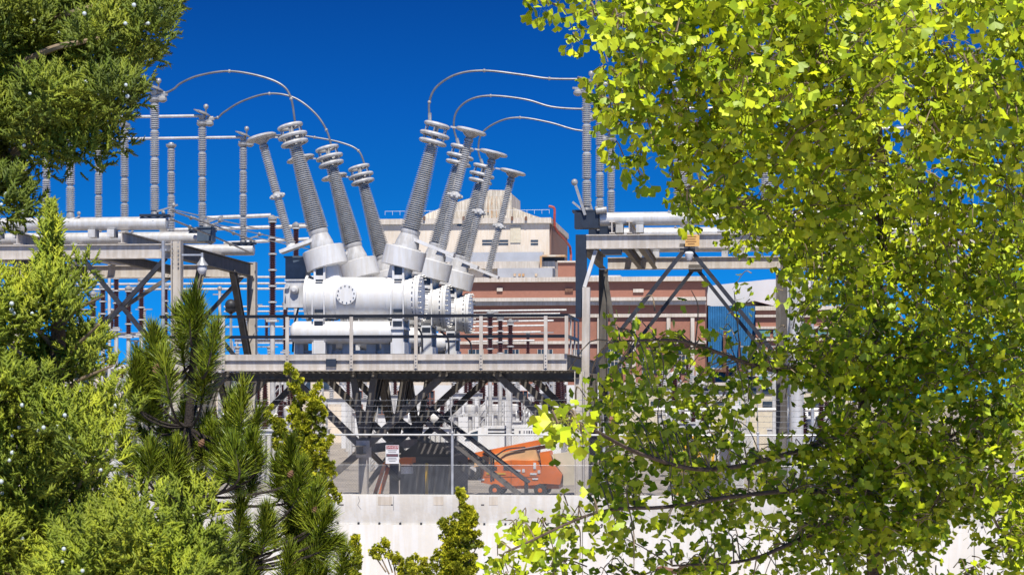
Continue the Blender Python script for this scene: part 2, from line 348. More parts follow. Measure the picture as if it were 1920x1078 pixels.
for x0, x1 in ((594, 616), (740, 763)):
    a, b = Q(x0, 500), Q(x1, 664); uc = (a[0]+b[0])/2; wd = b[0]-a[0]; m = MB()
    for s in (-1, 1): m.bx(np.array((uc+s*wd/2-.02, -.62, b[2])), np.array((uc+s*wd/2+.02, .62, b[2]+.35)))
    m.bx(np.array((uc-wd/2+.023, -.6, b[2])), np.array((uc+wd/2-.023, -.42, b[2]+1.05)))
    m.bx(np.array((uc-wd/2+.023, .42, b[2])), np.array((uc+wd/2-.023, .6, b[2]+1.05)))
    m.bx(np.array((uc-wd/2, -.66, b[2]+.73)), np.array((uc+wd/2, .66, b[2]+.80)))
    for s in (-1, 1): m.bx(np.array((uc+s*wd/2-.015, -R-.05, b[2]+1.05)), np.array((uc+s*wd/2+.015, -R+.02, b[2]+1.75)))
    m.build('saddle_leg', 'cup_paint', brk)
    m = MB(); m.bx(np.array((uc-wd/2+.05, -.63, b[2]+.82)), np.array((uc+wd/2-.05, -.6, b[2]+.98))); m.build('slot_plate', 'dark_box', brk)
    m = MB(); m.lathe((uc-wd/2, 0, c0[2]), (uc+wd/2, 0, c0[2]), [(0, .2), (.002, R+.02), (.012, R+.06), (.05, R+.06), (.055, R+.035), (wd-.055, R+.035), (wd-.05, R+.06), (wd-.012, R+.06), (wd-.002, R+.02), (wd, .2)], 44); tsp = m.build('tank_strap', 'white_paint', brk)
    m = MB()
    for dz_ in (.50, .44): m.box((uc, -math.sqrt(R*R-dz_*dz_)-.06, c0[2]+dz_), (wd*.6, .05, .028))
    for dz_ in (-.42,): m.box((uc, -math.sqrt(R*R-dz_*dz_)-.06, c0[2]+dz_), (wd*.7, .05, .1))
    m.build('strap_slots', 'dark_box', tsp)
    m = MB(); zt_ = c0[2]+R
    for s_ in (-1, 1): m.bx(np.array((uc+s_*wd*.4-.03, -.5, zt_-.25)), np.array((uc+s_*wd*.4+.03, -.3, zt_+.35)))
    m.bx(np.array((uc-wd*.4+.031, -.5, zt_-.12)), np.array((uc+wd*.4-.031, -.42, zt_+.0)))
    m.build('neck_bracket', 'white_paint', tsp); m = MB(); m.bx(np.array((uc-wd*.33, -.40, zt_-.1)), np.array((uc+wd*.33, -.2, zt_+.3))); m.build('neck_gap_fill', 'blue_box', tsp)  # dark block painted in as the shaded gap between the bracket posts
m = MB(); a, b = Q(540, 526), Q(574, 577); m.bx(np.array((a[0], -.3, b[2])), np.array((b[0], .35, a[2]-.03))); m.bx(np.array((a[0]-.03, -.34, a[2]-.03)), np.array((b[0]+.02, .4, a[2]+.02)))
m.lathe(((a[0]+b[0])/2, -.3, a[2]-.3), ((a[0]+b[0])/2, -.48, a[2]-.3), [(0, .13), (.12, .13), (.18, .06)], 16); m.lathe(((a[0]+.05), -.3, a[2]-.2), (a[0]+.05, -.42, a[2]-.2), [(0, .07), (.1, .07)], 12)
m.bx(np.array((a[0]-.12, -.1, b[2]-.05)), np.array((a[0]-.02, .15, a[2]-.25)))
m.build('mechanism_box', 'pale_steel', brk)
m = MB(); a, b = Q(537, 484, .7), Q(575, 526, .7); m.bx(np.array((a[0], .55, b[2])), np.array((b[0], 1.3, a[2]))); m.bx(np.array((a[0]-.04, .5, a[2])), np.array((b[0]+.04, 1.35, a[2]+.05))); m.build('control_cabinet', 'blue_box', brk)
m = MB()
for px in (566, 618, 655, 700, 728): q = Q(px, 655, .2); m.bx(np.array((q[0]-.14, -.2, Q(px, 664)[2])), np.array((q[0]+.14, .5, Q(px, 640)[2])))
m.bx(np.array((Q(560, 655)[0], -.1, Q(560, 664)[2])), np.array((Q(738, 655)[0], .1, Q(560, 657)[2])))
m.build('base_frame', 'pale_steel', brk)
m = MB(); q = Q(700, 640)
m.path([(q[0], -.5, q[2]), (q[0]+.1, -.5, q[2]+.3), (q[0]+.5, -.45, q[2]+.35), (q[0]+.6, -.45, q[2]-.1)], .025); m.build('conduit', 'dark_steel', brk); MB().path([Q(775, 610), Q(790, 625), Q(792, 660)], .03).build('conduit', 'dark_steel', brk); MB().path([Q(560, 575), Q(552, 610), Q(549, 660)], .03).build('conduit', 'dark_steel', brk)
def bushing(top, cup, s):
    T, C = Q(*top), Q(*cup); ax = T-C; ax[1] = 0; Ld = np.linalg.norm(ax); ax /= Ld; f = lambda t: C+ax*t
    m = MB(); base = .92; m.lathe(f(base), f(Ld), sheds(Ld-base, .305, .165, .063, .035), 20); bu = m.build('bushing', 'insulator', brk)
    m = MB(); m.lathe(f(-.30), f(.30), [(0, .05), (.02, .60), (.04, .635), (.60, .635), (.62, .60), (.64, .3)], 40); m.build('turret', 'cup_paint', bu)
    m = MB(); m.lathe(f(.28), f(1), [(0, .44), (.08, .44), (.08, .37), (.2, .36), (.48, .28), (.52, .30), (.62, .30), (.64, .2)], 28); m.build('collar', 'pale_steel', bu)
    m = MB(); m.tube(f(-1.0), f(-.2), .34, .36, 24); m.build('neck', 'white_paint', bu)
    for t, rr in ((.10, .40), (.33, .43), (.63, .37)):
        m = MB(); c = f(Ld+t); m.torus(c, ax, rr-.03, .06, 28, 8)
        m.build('corona_ring', 'pale_steel', bu)
    m = MB(); m.tube(f(Ld-.03), f(Ld+.72), .09, .07, 12)
    x, y, d = frame_of(ax)
    for k in range(6): a = k*math.pi/3; o = (math.cos(a)*x+math.sin(a)*y)*.33; m.tube(f(Ld+.08)+o, f(Ld+.62)+o, .02, n=6)
    for t in (.1, .33, .63): m.box(f(Ld+t), (.7, .08, .03), ax=(x, y, d)); m.box(f(Ld+t+.001), (.08, .7, .028), ax=(x, y, d))
    m.build('top_terminal', 'fitting', bu)
    return f, Ld, ax
bushing((554, 275), (610, 485), -1); bushing((810, 273), (757, 485), 1)
def arrester(disc, joint, bot, armA, armB, lug):
    T, J, B = Q(*disc), Q(*joint), Q(*bot); ax = T-B; Ld = np.linalg.norm(ax); ax /= Ld; tj = (J-B)@ax; f = lambda t: B+ax*t
    m = MB(); m.lathe(f(.05), f(tj-.14), sheds(tj-.19, .115, .115, .062, .03), 16); m.lathe(f(tj+.14), f(Ld-.3), sheds(Ld-.44-tj, .115, .115, .062, .03), 16); ar = m.build('surge_arrester', 'insulator', brk)
    m = MB(); m.lathe(f(tj-.14), f(tj+.14), [(0, .1), (.02, .12), (.06, .12), (.08, .20), (.2, .20), (.22, .12), (.26, .12), (.28, .1)], 16)
    for k in range(8): x, y, d = frame_of(ax); a = k*math.pi/4; m.ball(f(tj)+.2*(math.cos(a)*x+math.sin(a)*y), .05, 6)
    m.build('joint_casting', 'pale_steel', ar)
    m = MB(); m.lathe(f(Ld-.32), f(Ld), [(0, .1), (.02, .14), (.08, .14), (.12, .10), (.22, .22), (.3, .26)], 20); m.build('neck_cone', 'fitting', ar)
    m = MB(); m.lathe(f(Ld-.06), f(Ld+.08), [(0, .28), (.02, .42), (.05, .47), (.09, .47), (.12, .42), (.13, .1)], 32); m.build('grading_disc', 'pale_steel', ar)
    m = MB(); A, Bq = Q(*armA), Q(*armB); m.bar(A, Bq, .5, .10); m.tube(B-ax*.02, f(.07), .16, .13, 16); m.build('mounting_arm', 'cup_paint', ar)
    m = MB(); m.bar(f(Ld+.03), Q(*lug), .05, .05); m.build('link_bar', 'pale_steel', ar)
arrester((490, 259), (517, 369), (546, 462), (527, 473), (602, 446), (530, 258))
arrester((883, 247), (854, 367), (826, 478), (768, 446), (852, 480), (845, 238))
CB2 = dup(brk, vshift(VB), 'middle white circuit breaker partly hidden behind the nearest one')
CB3 = dup(brk, vshift(VCc), 'rear white circuit breaker, smallest and farthest from the railing')

# ---------------------------------------------------------------- disconnect switches (posts on tubular beams)
def ins_post(u, v, z0, z1, parent, r=.115, cap=True, sect=4):
    m = MB(); H = z1-z0; pr = []; hh = H/sect
    for k in range(sect):
        pr += [(k*hh+t+.04, q) for t, q in sheds(hh-.11, r, r, .058, .03)] + [(k*hh+hh-.065, r*1.05), (k*hh+hh-.03, r*1.05), (k*hh+hh-.03, r*.7), (k*hh+hh+.03, r*.7), (k*hh+hh+.03, r*1.05), (k*hh+hh+.035, r*1.05)]
    pr = [p for p in pr if p[0] <= H]
    m.lathe((u, v, z0), (u, v, z1), pr, 14); o = m.build('insulator_post', 'insulator', parent)
    m = MB(); m.lathe((u, v, z0-.32), (u, v, z0+.04), [(0, .2), (.05, .2), (.06, .12), (.2, .14), (.26, .12), (.3, .12), (.36, .1)], 14)
    m.box((u, v, z0-.3), (.62, .34, .1)); m.bar((u-.1, v-.12, z0-.25), (u-.3, v-.12, z0-.12), .05); m.bar((u+.12, v-.12, z0-.25), (u+.33, v-.12, z0-.1), .05); m.ball((u+.3, v-.1, z0-.02), .06, 6)
    m.build('base_casting', 'fitting', o)
    m = MB(); m.lathe((u, v, z1-.02), (u, v, z1+.2), [(0, .1), (.03, .15), (.08, .19), (.14, .19), (.16, .1), (.2, .08)], 16); m.build('top_cap', 'fitting', o)
    return o
zb0 = Q(290, 398)[2]; zt0 = Q(290, 192)[2]; zbus = Q(290, 171)[2]; zpipe = Q(290, 419)[2]
def switch(us_, uh, up0, up1, ubus0, ubus1, side, label):
    s = thing('disconnect_switch', W((up1 if side < 0 else up0, 0, ZG)), label, 'switch', 'high voltage disconnect switches on the gantries')
    m = MB(); m.lathe((up0, 0, zpipe), (up1, 0, zpipe), [(0, .1), (0.01, .19), (.02, .205), (up1-up0-.02, .205), (up1-up0-.01, .19), (up1-up0, .1)], 24); m.build('base_tube', 'aluminium', s)
    for k in range(int((up1-up0)/3)):
        uu = up0+1.3+k*3 if side < 0 else up0+.5+k*3
        m = MB(); m.bx(np.array((uu, -.22, zpipe-.42)), np.array((uu+.22, .22, zpipe-.18))); m.build('clamp_bracket', 'pale_steel', s); m = MB(); m.bx(np.array((uu+.6, -.22, zpipe-.42)), np.array((uu+.82, .22, zpipe-.18))); m.build('clamp_bracket', 'pale_steel', s)
    for u in us_: ins_post(u, 0, zb0, zt0, s)
    m = MB(); m.tube((ubus0, 0, zbus), (ubus1, 0, zbus), .05, n=10); m.build('blade_tube', 'aluminium', s)
    m = MB()                             # contact head over the end post
    m.lathe((uh, 0, zt0+.16), (uh, 0, zbus+.05), [(0, .07), (.1, .12), (.2, .12)], 12)
    m.lathe((uh-.02, 0, zbus+.06), (uh+.02, 0, zbus+.16), [(0, .1), (.03, .3), (.06, .3), (.1, .12)], 20); m.ball((uh+.14, -.05, zbus+.3), .085, 10); m.tube((uh+.12, 0, zbus+.1), (uh+.14, -.05, zbus+.28), .03, n=8)
    m.lathe((uh-side*.26, -.05, zt0-.02), (uh-side*.26, -.05, zt0+.2), [(0, .06), (.06, .14), (.12, .14), (.2, .05)], 12)
    m.box((uh-side*.1, 0, zt0+.17), (.5, .2, .06)); m.bar((uh, -.03, zbus-.15), (uh-side*.42, -.03, zbus-.12), .06)
    m.build('contact_head', 'fitting', s)
    m = MB(); um = us_[0]
    m.bx(np.array((um-.42, -.2, zpipe+.2)), np.array((um+.42, .3, zpipe+.27)))
    if side > 0:
        m.bx(np.array((um-.35, -.25, zpipe-.28)), np.array((up0-.01, .25, zpipe+.19))); 
    m.build('drive_box', 'dark_box', s)
    m = MB(); ro = um+side*.0
    if side > 0: m.bar((um-.02, -.3, zpipe+.1), (um-.33, -.3, zpipe+1.05), .08); m.ball((um-.34, -.3, zpipe+1.08), .1, 8); m.bar((um-.4, -.26, zpipe+.5), (um-.1, -.26, zpipe+.25), .06); m.tube((um+.3, -.28, zpipe+.22), (um+.62, -.28, zpipe+.26), .1, n=10)
    else:
        m.bar((um+.1, -.1, zpipe+.35), (um+.75, -.1, zpipe+.55), .05); m.ball((um+.62, -.1, zpipe+.55), .07, 8); m.bar((um+.4, -.1, zpipe+.45), (um+2.4, 3.5, zpipe+.1), .03)
    m.build('linkage', 'fitting', s)
    return s
ul = [Q(x, 300)[0] for x in (290, 132, -27, -190)]; ur = [Q(x, 300)[0] for x in (1100, 1272, 1440, 1640)]
S1 = switch(ul, ul[0], Q(-260, 400)[0], Q(314, 400)[0], Q(-260, 170)[0], Q(287, 170)[0], -1, 'left disconnect switch whose tallest post stands nearest the juniper')
dup(S1, vshift(VB), 'left disconnect switch with the middle row of grey posts')
dup(S1, vshift(VCc), 'left disconnect switch with the rear row of posts ending beside a leaning arrester')
S2 = switch(ur, ur[0], Q(1124, 400)[0], Q(1830, 400)[0], Q(1106, 170)[0], Q(1830, 170)[0], 1, 'right disconnect switch with its tallest post at the left edge of the ginkgo')
dup(S2, vshift(VB), 'right disconnect switch, middle of the three beside the ginkgo')
dup(S2, vshift(VCc), 'right disconnect switch, rearmost and lowest beside the ginkgo')

for nm_, x0_, y0_, x1_, y1_, lab in (('upper', 318, 394, 478, 452, 'upper thin steel rod linking the three left switch bases'), ('lower', 318, 410, 470, 474, 'lower thin steel rod linking the three left switch bases')):
    o = MB().path([Q(x0_, y0_, -.3), Q(x0_+(x1_-x0_)*.55, y0_+(y1_-y0_)*.53, VB-.3), Q(x1_, y1_, VCc-.3)], .03, 6, 1).build('linkage_rod', 'fitting'); tag(o, lab, 'rod', 'rods linking the switch bases')
    for t_ in (.25, .5, .75): MB().ball(Q(x0_+(x1_-x0_)*t_, y0_+(y1_-y0_)*t_, VB*2*t_-.3), .07, 6).build('rod_joint', 'fitting', o)
mg = thing('motor_operator', W((Q(385, 442, VB-.6)[0], VB-.6, ZG)), 'dark blue motor box with levers under the middle row of left posts', 'motor box')
q = Q(387, 441, VB-.6); m = MB(); m.box(q, (.5, .5, .42)); m.box(q+UP*.235, (.58, .58, .04)); m.build('box_body', 'blue_box', mg)
m = MB(); m.tube(q+UP*.25, q+UP*.5, .12, .08); m.bar(q+UP*.4, q+np.array((.55, 0, .62)), .06); m.bar(q+UP*.4, q+np.array((-.45, 0, .6)), .06); m.build('levers', 'fitting', mg)
m = MB(); m.bar(q-UP*.22, np.array((q[0], VB+.0, zpipe-.2)), .08); m.build('bracket', 'fitting', mg)

# jumper conductors
def jumper(pts, v, label, ends=True):
    p = [Q(x, y, v+dv) for x, y, dv in pts]
    o = MB().path(p, .034, 8, 7).build('jumper_cable', 'cable'); tag(o, label, 'cable', 'flexible jumpers between breakers and switches')
    m = MB()
    for k in (1, len(p)//2, len(p)-2): m.ball(p[k], .055, 8)
    m.tube(p[0]-(p[1]-p[0])*.02, p[0]+(p[1]-p[0])/np.linalg.norm(p[1]-p[0])*.22, .055, n=8); m.build('clamp', 'fitting', o)
    return o
jl = [(292, 174, 0), (308, 175, 0), (325, 168, 0), (340, 156, 0), (374, 142, 0), (430, 134, 0), (490, 144, 0), (530, 161, 0), (546, 186, 0), (553, 228, 0)]
def mapv(pts, r): return [(1400-(1400-x)*r, 750-(750-y)*r, dv) for x, y, dv in pts]
jumper(jl, 0, 'highest jumper arching from the tallest left post to the front breaker')
jumper([(388, 222, 0), (408, 221, 0), (420, 211, 0), (455, 190, 0), (505, 176, 0), (552, 184, 0), (590, 212, 0), (612, 244, 0), (622, 276, 0)], VB, 'second jumper arching from a left post to the middle breaker')
jumper([(476, 258, 0), (500, 256, 0), (545, 253, 0), (590, 258, 0), (640, 268, 0), (672, 283, 0), (685, 312, 0)], VCc, 'lowest left jumper passing behind the bushing tops to the rear breaker')
jumper([(806, 226, 0), (805, 192, 0), (819, 163, 0), (856, 140, 0), (908, 133, 0), (980, 141, 0), (1030, 148, 0), (1098, 149, 0)], 0, 'highest jumper curving from the front breaker to the right post')
jumper([(860, 272, 0), (851, 240, 0), (856, 210, 0), (880, 188, 0), (920, 180, 0), (985, 187, 0), (1035, 201, 0), (1092, 205, 0), (1122, 204, 0)], VB, 'second jumper curving from the middle breaker to the right post')
jumper([(905, 310, 0), (897, 282, 0), (904, 250, 0), (936, 228, 0), (975, 221, 0), (1030, 230, 0), (1080, 244, 0), (1130, 248, 0), (1146, 247, 0)], VCc, 'lowest right jumper curving over the dome to the rear right post')

# ---------------------------------------------------------------- gantries
def beam(parent, a, b, w=.28, h=.36, name='beam', mt='beige_steel'): m = MB(); m.ibeam(a, b, w*.72, h, .03); return m.build(name, mt, parent)
def strut(parent, a, b, w=.13, name='brace', mt='shade_toned_steel'): m = MB(); m.bar(a, b, w, w); m.bar(a+np.array((0, w*.6, 0)), b+np.array((0, w*.6, 0)), w*1.5, .02); return m.build(name, mt, parent)
vg0, vg1 = -.3, 9.6
zg = Q(330, 471, vg0)[2]
gl = thing('steel_gantry', W((Q(330, 470, vg0)[0], 4, ZG)), 'beige steel gantry carrying tubular switches above the junipers and pine', 'gantry', 'steel gantries either side of the breakers')
ue = Q(332, 470, vg0)[0]; uL = Q(-300, 470, vg0)[0]
beam(gl, (uL, vg0, zg), (ue-.14, vg0, zg), .3, .44, 'front_beam'); beam(gl, (uL, vg1, zg), (ue-.14, vg1, zg), .3, .44, 'rear_beam')
beam(gl, (ue, vg0+.3, zg-.0), (ue, vg1-.3, zg), .3, .46, 'end_beam', 'shade_toned_steel')  # shade of the right-facing web is put in by the darker steel
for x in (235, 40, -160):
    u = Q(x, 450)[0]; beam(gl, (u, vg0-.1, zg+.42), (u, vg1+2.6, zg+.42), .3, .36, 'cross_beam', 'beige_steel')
    beam(gl, (u-.9, vg0+.3, zg-.02), (u-.9, vg1-.2, zg-.02), .2, .3, 'cross_beam', 'shade_toned_steel')
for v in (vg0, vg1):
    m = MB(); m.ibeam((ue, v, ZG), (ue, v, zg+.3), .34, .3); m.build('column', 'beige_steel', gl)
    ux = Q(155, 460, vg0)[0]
    strut(gl, np.array((ux, v, zg-.2)), np.array((ue-.1, v, zg-3.6)), mt='dark_steel'); strut(gl, np.array((ue-.35, v, zg-.2)), np.array((ux-.3, v, zg-3.3)), mt='dark_steel')  # crossed braces coloured near-black, their unlit faces painted in
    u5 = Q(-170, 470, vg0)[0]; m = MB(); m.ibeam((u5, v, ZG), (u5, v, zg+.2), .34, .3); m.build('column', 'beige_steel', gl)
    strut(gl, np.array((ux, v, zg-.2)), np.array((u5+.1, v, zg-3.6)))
strut(gl, np.array((ue, vg1-2.9, zg-.2)), np.array((ue, vg1-.1, zg-3.8)), .18)
strut(gl, np.array((ue, vg0+2.9, zg-.2)), np.array((ue, vg0+.2, zg-3.8)), .18)
m = MB()
for k in range(5): m.box((ue-.1, vg0-.18, zg+.25-k*.13), (.04, .03, .04)); m.box((ue+.08, vg0-.18, zg+.25-k*.13), (.04, .03, .04))
m.build('bolt_plate', 'fitting', gl)
m = MB(); u = Q(306, 470, -.9)[0]; m.tube((u, -.9, ZG), (u, -.9, Q(306, 452, -.9)[2]), .055, n=10); m.box((u, -.6, zg), (.2, .6, .06)); m.build('conduit_pipe', 'galvanised', gl)
lp = thing('area_light', W(Q(380, 505, -.5)), 'small grey bell shaped lamp hanging from the left gantry column', 'lamp')
q = Q(379, 483, -.5); q2 = Q(341, 478, -.5)
m = MB(); m.bar(q2, Q(379, 478, -.5), .05); m.tube(Q(379, 474, -.5), q, .04, n=8); m.build('bracket_arm', 'galvanised', lp)
m = MB(); m.lathe(q, q-UP*.4, [(0, .05), (.08, .08), (.2, .17), (.24, .19), (.26, .15), (.3, .15)], 16); m.build('lamp_shade', 'galvanised', lp)
m = MB(); m.lathe(q-UP*.27, q-UP*.52, [(0, .14), (.1, .15), (.22, .09), (.25, .03)], 14); m.build('lens', 'sign_white', lp)

gr = thing('steel_gantry', W((Q(1450, 470, vg0)[0], 4, ZG)), 'steel gantry with inverted V braces partly behind the ginkgo', 'gantry', 'steel gantries either side of the breakers')
va, vb = -.6, 9.2
u0 = Q(1090, 470, va)[0]; u1 = Q(1480, 470, va)[0]+.2; u9 = Q(1900, 470, va)[0]; za_ = Q(1200, 453, va)[2]
m = MB(); beam(gr, (u0+.15, va, za_), (u9, va, za_), .3, .42, 'front_beam'); beam(gr, (u0+.15, vb, za_-.02), (u9, vb, za_-.02), .3, .42, 'rear_beam');
beam(gr, (u0, va+.3, za_), (u0, vb-.3, za_), .3, .42, 'end_beam', 'shade_toned_steel')  # web's shade painted in through the darker steel colour
for x in (1150, 1182, 1520, 1552):
    u = Q(x, 440)[0]; beam(gr, (u, va-.1, za_+.42), (u, VCc+.6, za_+.42), .22, .36, 'cross_beam'); beam(gr, (u+.35, va+.3, za_-.06), (u+.35, vb-.2, za_-.06), .2, .3, 'cross_beam', 'shade_toned_steel')
m = MB(); m.bx(np.array((u0-.17, va-.02, Q(0, 600, va)[2])), np.array((u0+.15, va+.25, za_+.22))); m.build('column', 'dark_box', gr)  # upper column, shade from above painted in as dark blue
m = MB(); m.bar((u0+.1, va-.1, ZG), (u0+.16, va-.1, za_-1.35), .3, .22); m.build('column', 'beige_steel', gr)
m = MB(); m.bar((u0+.1, va-.1, za_-1.35), (u0+.42, va+.1, za_-.25), .12, .1); m.build('knee_brace', 'aluminium', gr)
for v in (vb,): m = MB(); m.ibeam((u0, v, ZG), (u0, v, za_-.2), .3, .3); m.build('column', 'shade_toned_steel', gr); strut(gr, np.array((u0+.05, v-.05, za_-.3)), np.array((u0+.5, v-.05, za_-3.2)), .14)
zd = Q(0, 665, va)[2]
for v, mt in ((va, 'dark_steel'), (vb, 'dark_steel')):  # near-black colour paints in the shade on these braces
    k = 0 if v == va else .25; apex = np.array((Q(1289, 474, va)[0], v, za_-.25))
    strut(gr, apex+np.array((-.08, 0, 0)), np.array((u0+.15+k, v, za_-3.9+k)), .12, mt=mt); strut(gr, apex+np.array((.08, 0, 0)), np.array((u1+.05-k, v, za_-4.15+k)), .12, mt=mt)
    m = MB(); m.box(apex+np.array((0, -.05, .05)), (.45, .04, .25)); m.build('gusset', 'shade_toned_steel', gr)
for v in (va, vb):
    m = MB(); m.tube((u1, v, ZG), (u1, v, za_-.22), .21, n=24); m.build('tubular_column', 'aluminium', gr)
    m = MB(); m.ibeam((u1-.36, v, ZG), (u1-.36, v, za_-.3), .12, .2); m.build('stiffener_post', 'shade_toned_steel', gr)
m = MB(); m.tube((u1+.45, va-.6, ZG), (u1+.45, va-.6, za_-1.0), .05, n=10); m.build('conduit_pipe', 'galvanised', gr)
q = Q(1298, 451, va-.25); os_ = thing('warning_plate', W(q-UP*.18), 'small amber notice plate fixed to the right gantry beam', 'sign')
m = MB(); m.box(q, (.42, .02, .34)); m.build('plate', 'amber_sign', os_)
m = MB()
for k, wd in enumerate((.3, .26, .3, .2)): m.box(q+np.array((-.03, -.014, .11-k*.07)), (wd, .006, .025))
m.build('print_lines', 'brown_ink', os_)
lp2 = thing('area_light', W(Q(1292, 480, va-.1)), 'small white flood lamp under the apex of the right gantry braces', 'lamp')
q = Q(1292, 472, va-.15); m = MB(); m.lathe(q, q-UP*.26, [(0, .1), (.05, .14), (.18, .11), (.26, .05)], 14); m.build('lamp_shade', 'sign_white', lp2); m = MB(); m.tube(q, q+UP*.12, .03); m.build('stem', 'dark_steel', lp2)

# ---------------------------------------------------------------- platform
vp = -3.0; vq = 13.0
pl = thing('steel_platform', W((Q(700, 690, vp)[0], 5, ZG)), 'raised beige steel platform with black handrails carrying the breakers', 'platform')
ua, ub = Q(300, 680, vp)[0], Q(1063, 680, vp)[0]; zd = Q(700, 664, vp)[2]; zb = Q(700, 695, vp)[2]
m = MB(); k = 0; u = ua+.1
while u < ub-.12: m.bx(np.array((u, vp+.16, zd-.05)), np.array((u+.13, vq-.1, zd-.012))); u += .2
m.build('deck_grating', 'shade_toned_steel', pl)
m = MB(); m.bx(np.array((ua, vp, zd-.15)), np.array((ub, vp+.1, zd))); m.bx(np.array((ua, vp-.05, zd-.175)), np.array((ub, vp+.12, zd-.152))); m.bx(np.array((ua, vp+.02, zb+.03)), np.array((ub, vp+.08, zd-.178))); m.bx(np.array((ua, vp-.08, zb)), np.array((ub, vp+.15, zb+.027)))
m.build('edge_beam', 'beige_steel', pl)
m = MB(); m.ibeam((ub-.05, vp+.16, (zd+zb)/2), (ub-.05, vq, (zd+zb)/2), .24, zd-zb-.02); m.build('side_beam', 'shade_toned_steel', pl)  # unlit right side carried by the darkened steel colour
m = MB(); m.ibeam((ua, vq, (zd+zb)/2), (ub, vq, (zd+zb)/2), .24, zd-zb-.02); m.build('rear_beam', 'shade_toned_steel', pl)
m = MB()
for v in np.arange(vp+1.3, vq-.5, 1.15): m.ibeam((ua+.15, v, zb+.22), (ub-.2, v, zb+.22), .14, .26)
m.build('joists', 'shade_toned_steel', pl)
zr1, zr2 = Q(1075, 591, vp)[2], Q(1075, 630, vp)[2]
for z in (zr1, zr2):
    m = MB(); m.bar((ua, vp-.03, z), (ub, vp-.03, z), .05, .09); m.bar((ub, vp, z), (ub, vp+4.2, z), .05, .09); m.build('handrail' if z == zr1 else 'mid_rail', 'black_paint', pl)
for px in (420, 540, 660, 781, 903, 1024, 1063):
    u = Q(px, 640, vp)[0]; m = MB(); m.bx(np.array((u-.055, vp-.1, zb+.05 if px < 1060 else zd)), np.array((u+.045, vp-.06, zr1-.02))); m.bx(np.array((u-.01, vp-.06, zb+.05 if px < 1060 else zd)), np.array((u+.01, vp-.055+.05, zr1-.05))); m.build('rail_post', 'beige_steel', pl)
    if px < 1060:
        m = MB()
        for k in range(5): m.lathe((u-.005, vp-.1, zd-.04-k*.09), (u-.005, vp-.125, zd-.04-k*.09), [(0, .018), (.02, .018), (.025, .01)], 6)
        m.build('post_bolts', 'fitting', pl)
for v in (vp+1.4, vp+2.8, vp+4.2): m = MB(); m.bx(np.array((ub-.03, v-.03, zd)), np.array((ub+.02, v+.03, zr1-.05))); m.build('rail_post', 'beige_steel', pl)
m = MB(); q = Q(621, 680, vp-.03); m.box(q, (.3, .06, .22)); m.build('junction_box', 'dark_box', pl)
for k, v in enumerate((-1.2, 4.3, 9.4)):
    un = Q(667, 845, -2.5)[0]; uc_ = Q(1080, 845, -2.5)[0]; ul_ = Q(262, 845, -2.5)[0]; zn = Q(667, 843, -2.5)[2]; A_ = lambda u, z: np.array((u, v, z))
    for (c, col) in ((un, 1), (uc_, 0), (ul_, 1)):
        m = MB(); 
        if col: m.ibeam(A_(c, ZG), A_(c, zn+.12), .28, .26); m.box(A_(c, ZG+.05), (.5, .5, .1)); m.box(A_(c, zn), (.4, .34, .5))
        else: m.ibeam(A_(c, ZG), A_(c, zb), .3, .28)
        m.build('leg', 'beige_steel' if k == 0 else 'shade_toned_steel', pl)  # rear legs take the steel colour with shade painted in
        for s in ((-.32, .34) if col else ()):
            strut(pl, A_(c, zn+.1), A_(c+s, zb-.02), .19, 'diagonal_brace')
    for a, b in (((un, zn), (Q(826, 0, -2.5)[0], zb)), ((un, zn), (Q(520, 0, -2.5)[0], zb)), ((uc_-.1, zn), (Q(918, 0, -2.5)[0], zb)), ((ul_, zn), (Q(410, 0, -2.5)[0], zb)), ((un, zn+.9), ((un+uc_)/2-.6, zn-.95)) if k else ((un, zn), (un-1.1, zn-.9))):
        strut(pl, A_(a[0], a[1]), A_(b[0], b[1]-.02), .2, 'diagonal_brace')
    m = MB(); m.ibeam(A_(ul_, zb-.12), A_(uc_, zb-.12), .24, .2); m.build('truss_chord', 'shade_toned_steel', pl)
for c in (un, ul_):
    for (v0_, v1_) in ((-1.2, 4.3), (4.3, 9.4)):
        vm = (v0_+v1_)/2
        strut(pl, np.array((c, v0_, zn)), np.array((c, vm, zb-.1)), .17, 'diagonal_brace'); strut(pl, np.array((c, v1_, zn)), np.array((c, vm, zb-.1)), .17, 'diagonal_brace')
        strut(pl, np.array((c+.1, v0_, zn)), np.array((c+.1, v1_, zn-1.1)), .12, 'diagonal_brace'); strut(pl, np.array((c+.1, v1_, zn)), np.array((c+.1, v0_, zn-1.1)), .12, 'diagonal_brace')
m = MB(); m.ibeam((un, -2.5, zn-.02), (un, 9.4, zn-.02), .2, .26); m.build('tie_beam', 'shade_toned_steel', pl)
# solid block for the dark mass below the deck
vt = thing('dark_mass', W((Q(780, 870, 3)[0], 3, ZG)), 'dark brown block standing below the platform', 'cabinet')
q, r_ = Q(750, 838, 2.5), Q(846, 925, 2.5)
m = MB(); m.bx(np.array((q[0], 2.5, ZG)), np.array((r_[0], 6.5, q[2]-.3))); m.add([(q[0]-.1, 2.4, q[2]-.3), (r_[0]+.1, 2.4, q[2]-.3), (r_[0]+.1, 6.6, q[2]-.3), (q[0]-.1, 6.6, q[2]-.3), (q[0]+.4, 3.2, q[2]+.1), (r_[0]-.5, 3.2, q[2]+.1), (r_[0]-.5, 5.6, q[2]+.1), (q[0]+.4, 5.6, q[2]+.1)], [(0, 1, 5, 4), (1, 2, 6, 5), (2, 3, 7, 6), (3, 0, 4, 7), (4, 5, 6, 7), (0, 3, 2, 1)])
m.build('mass_body', 'grey_brown', vt)
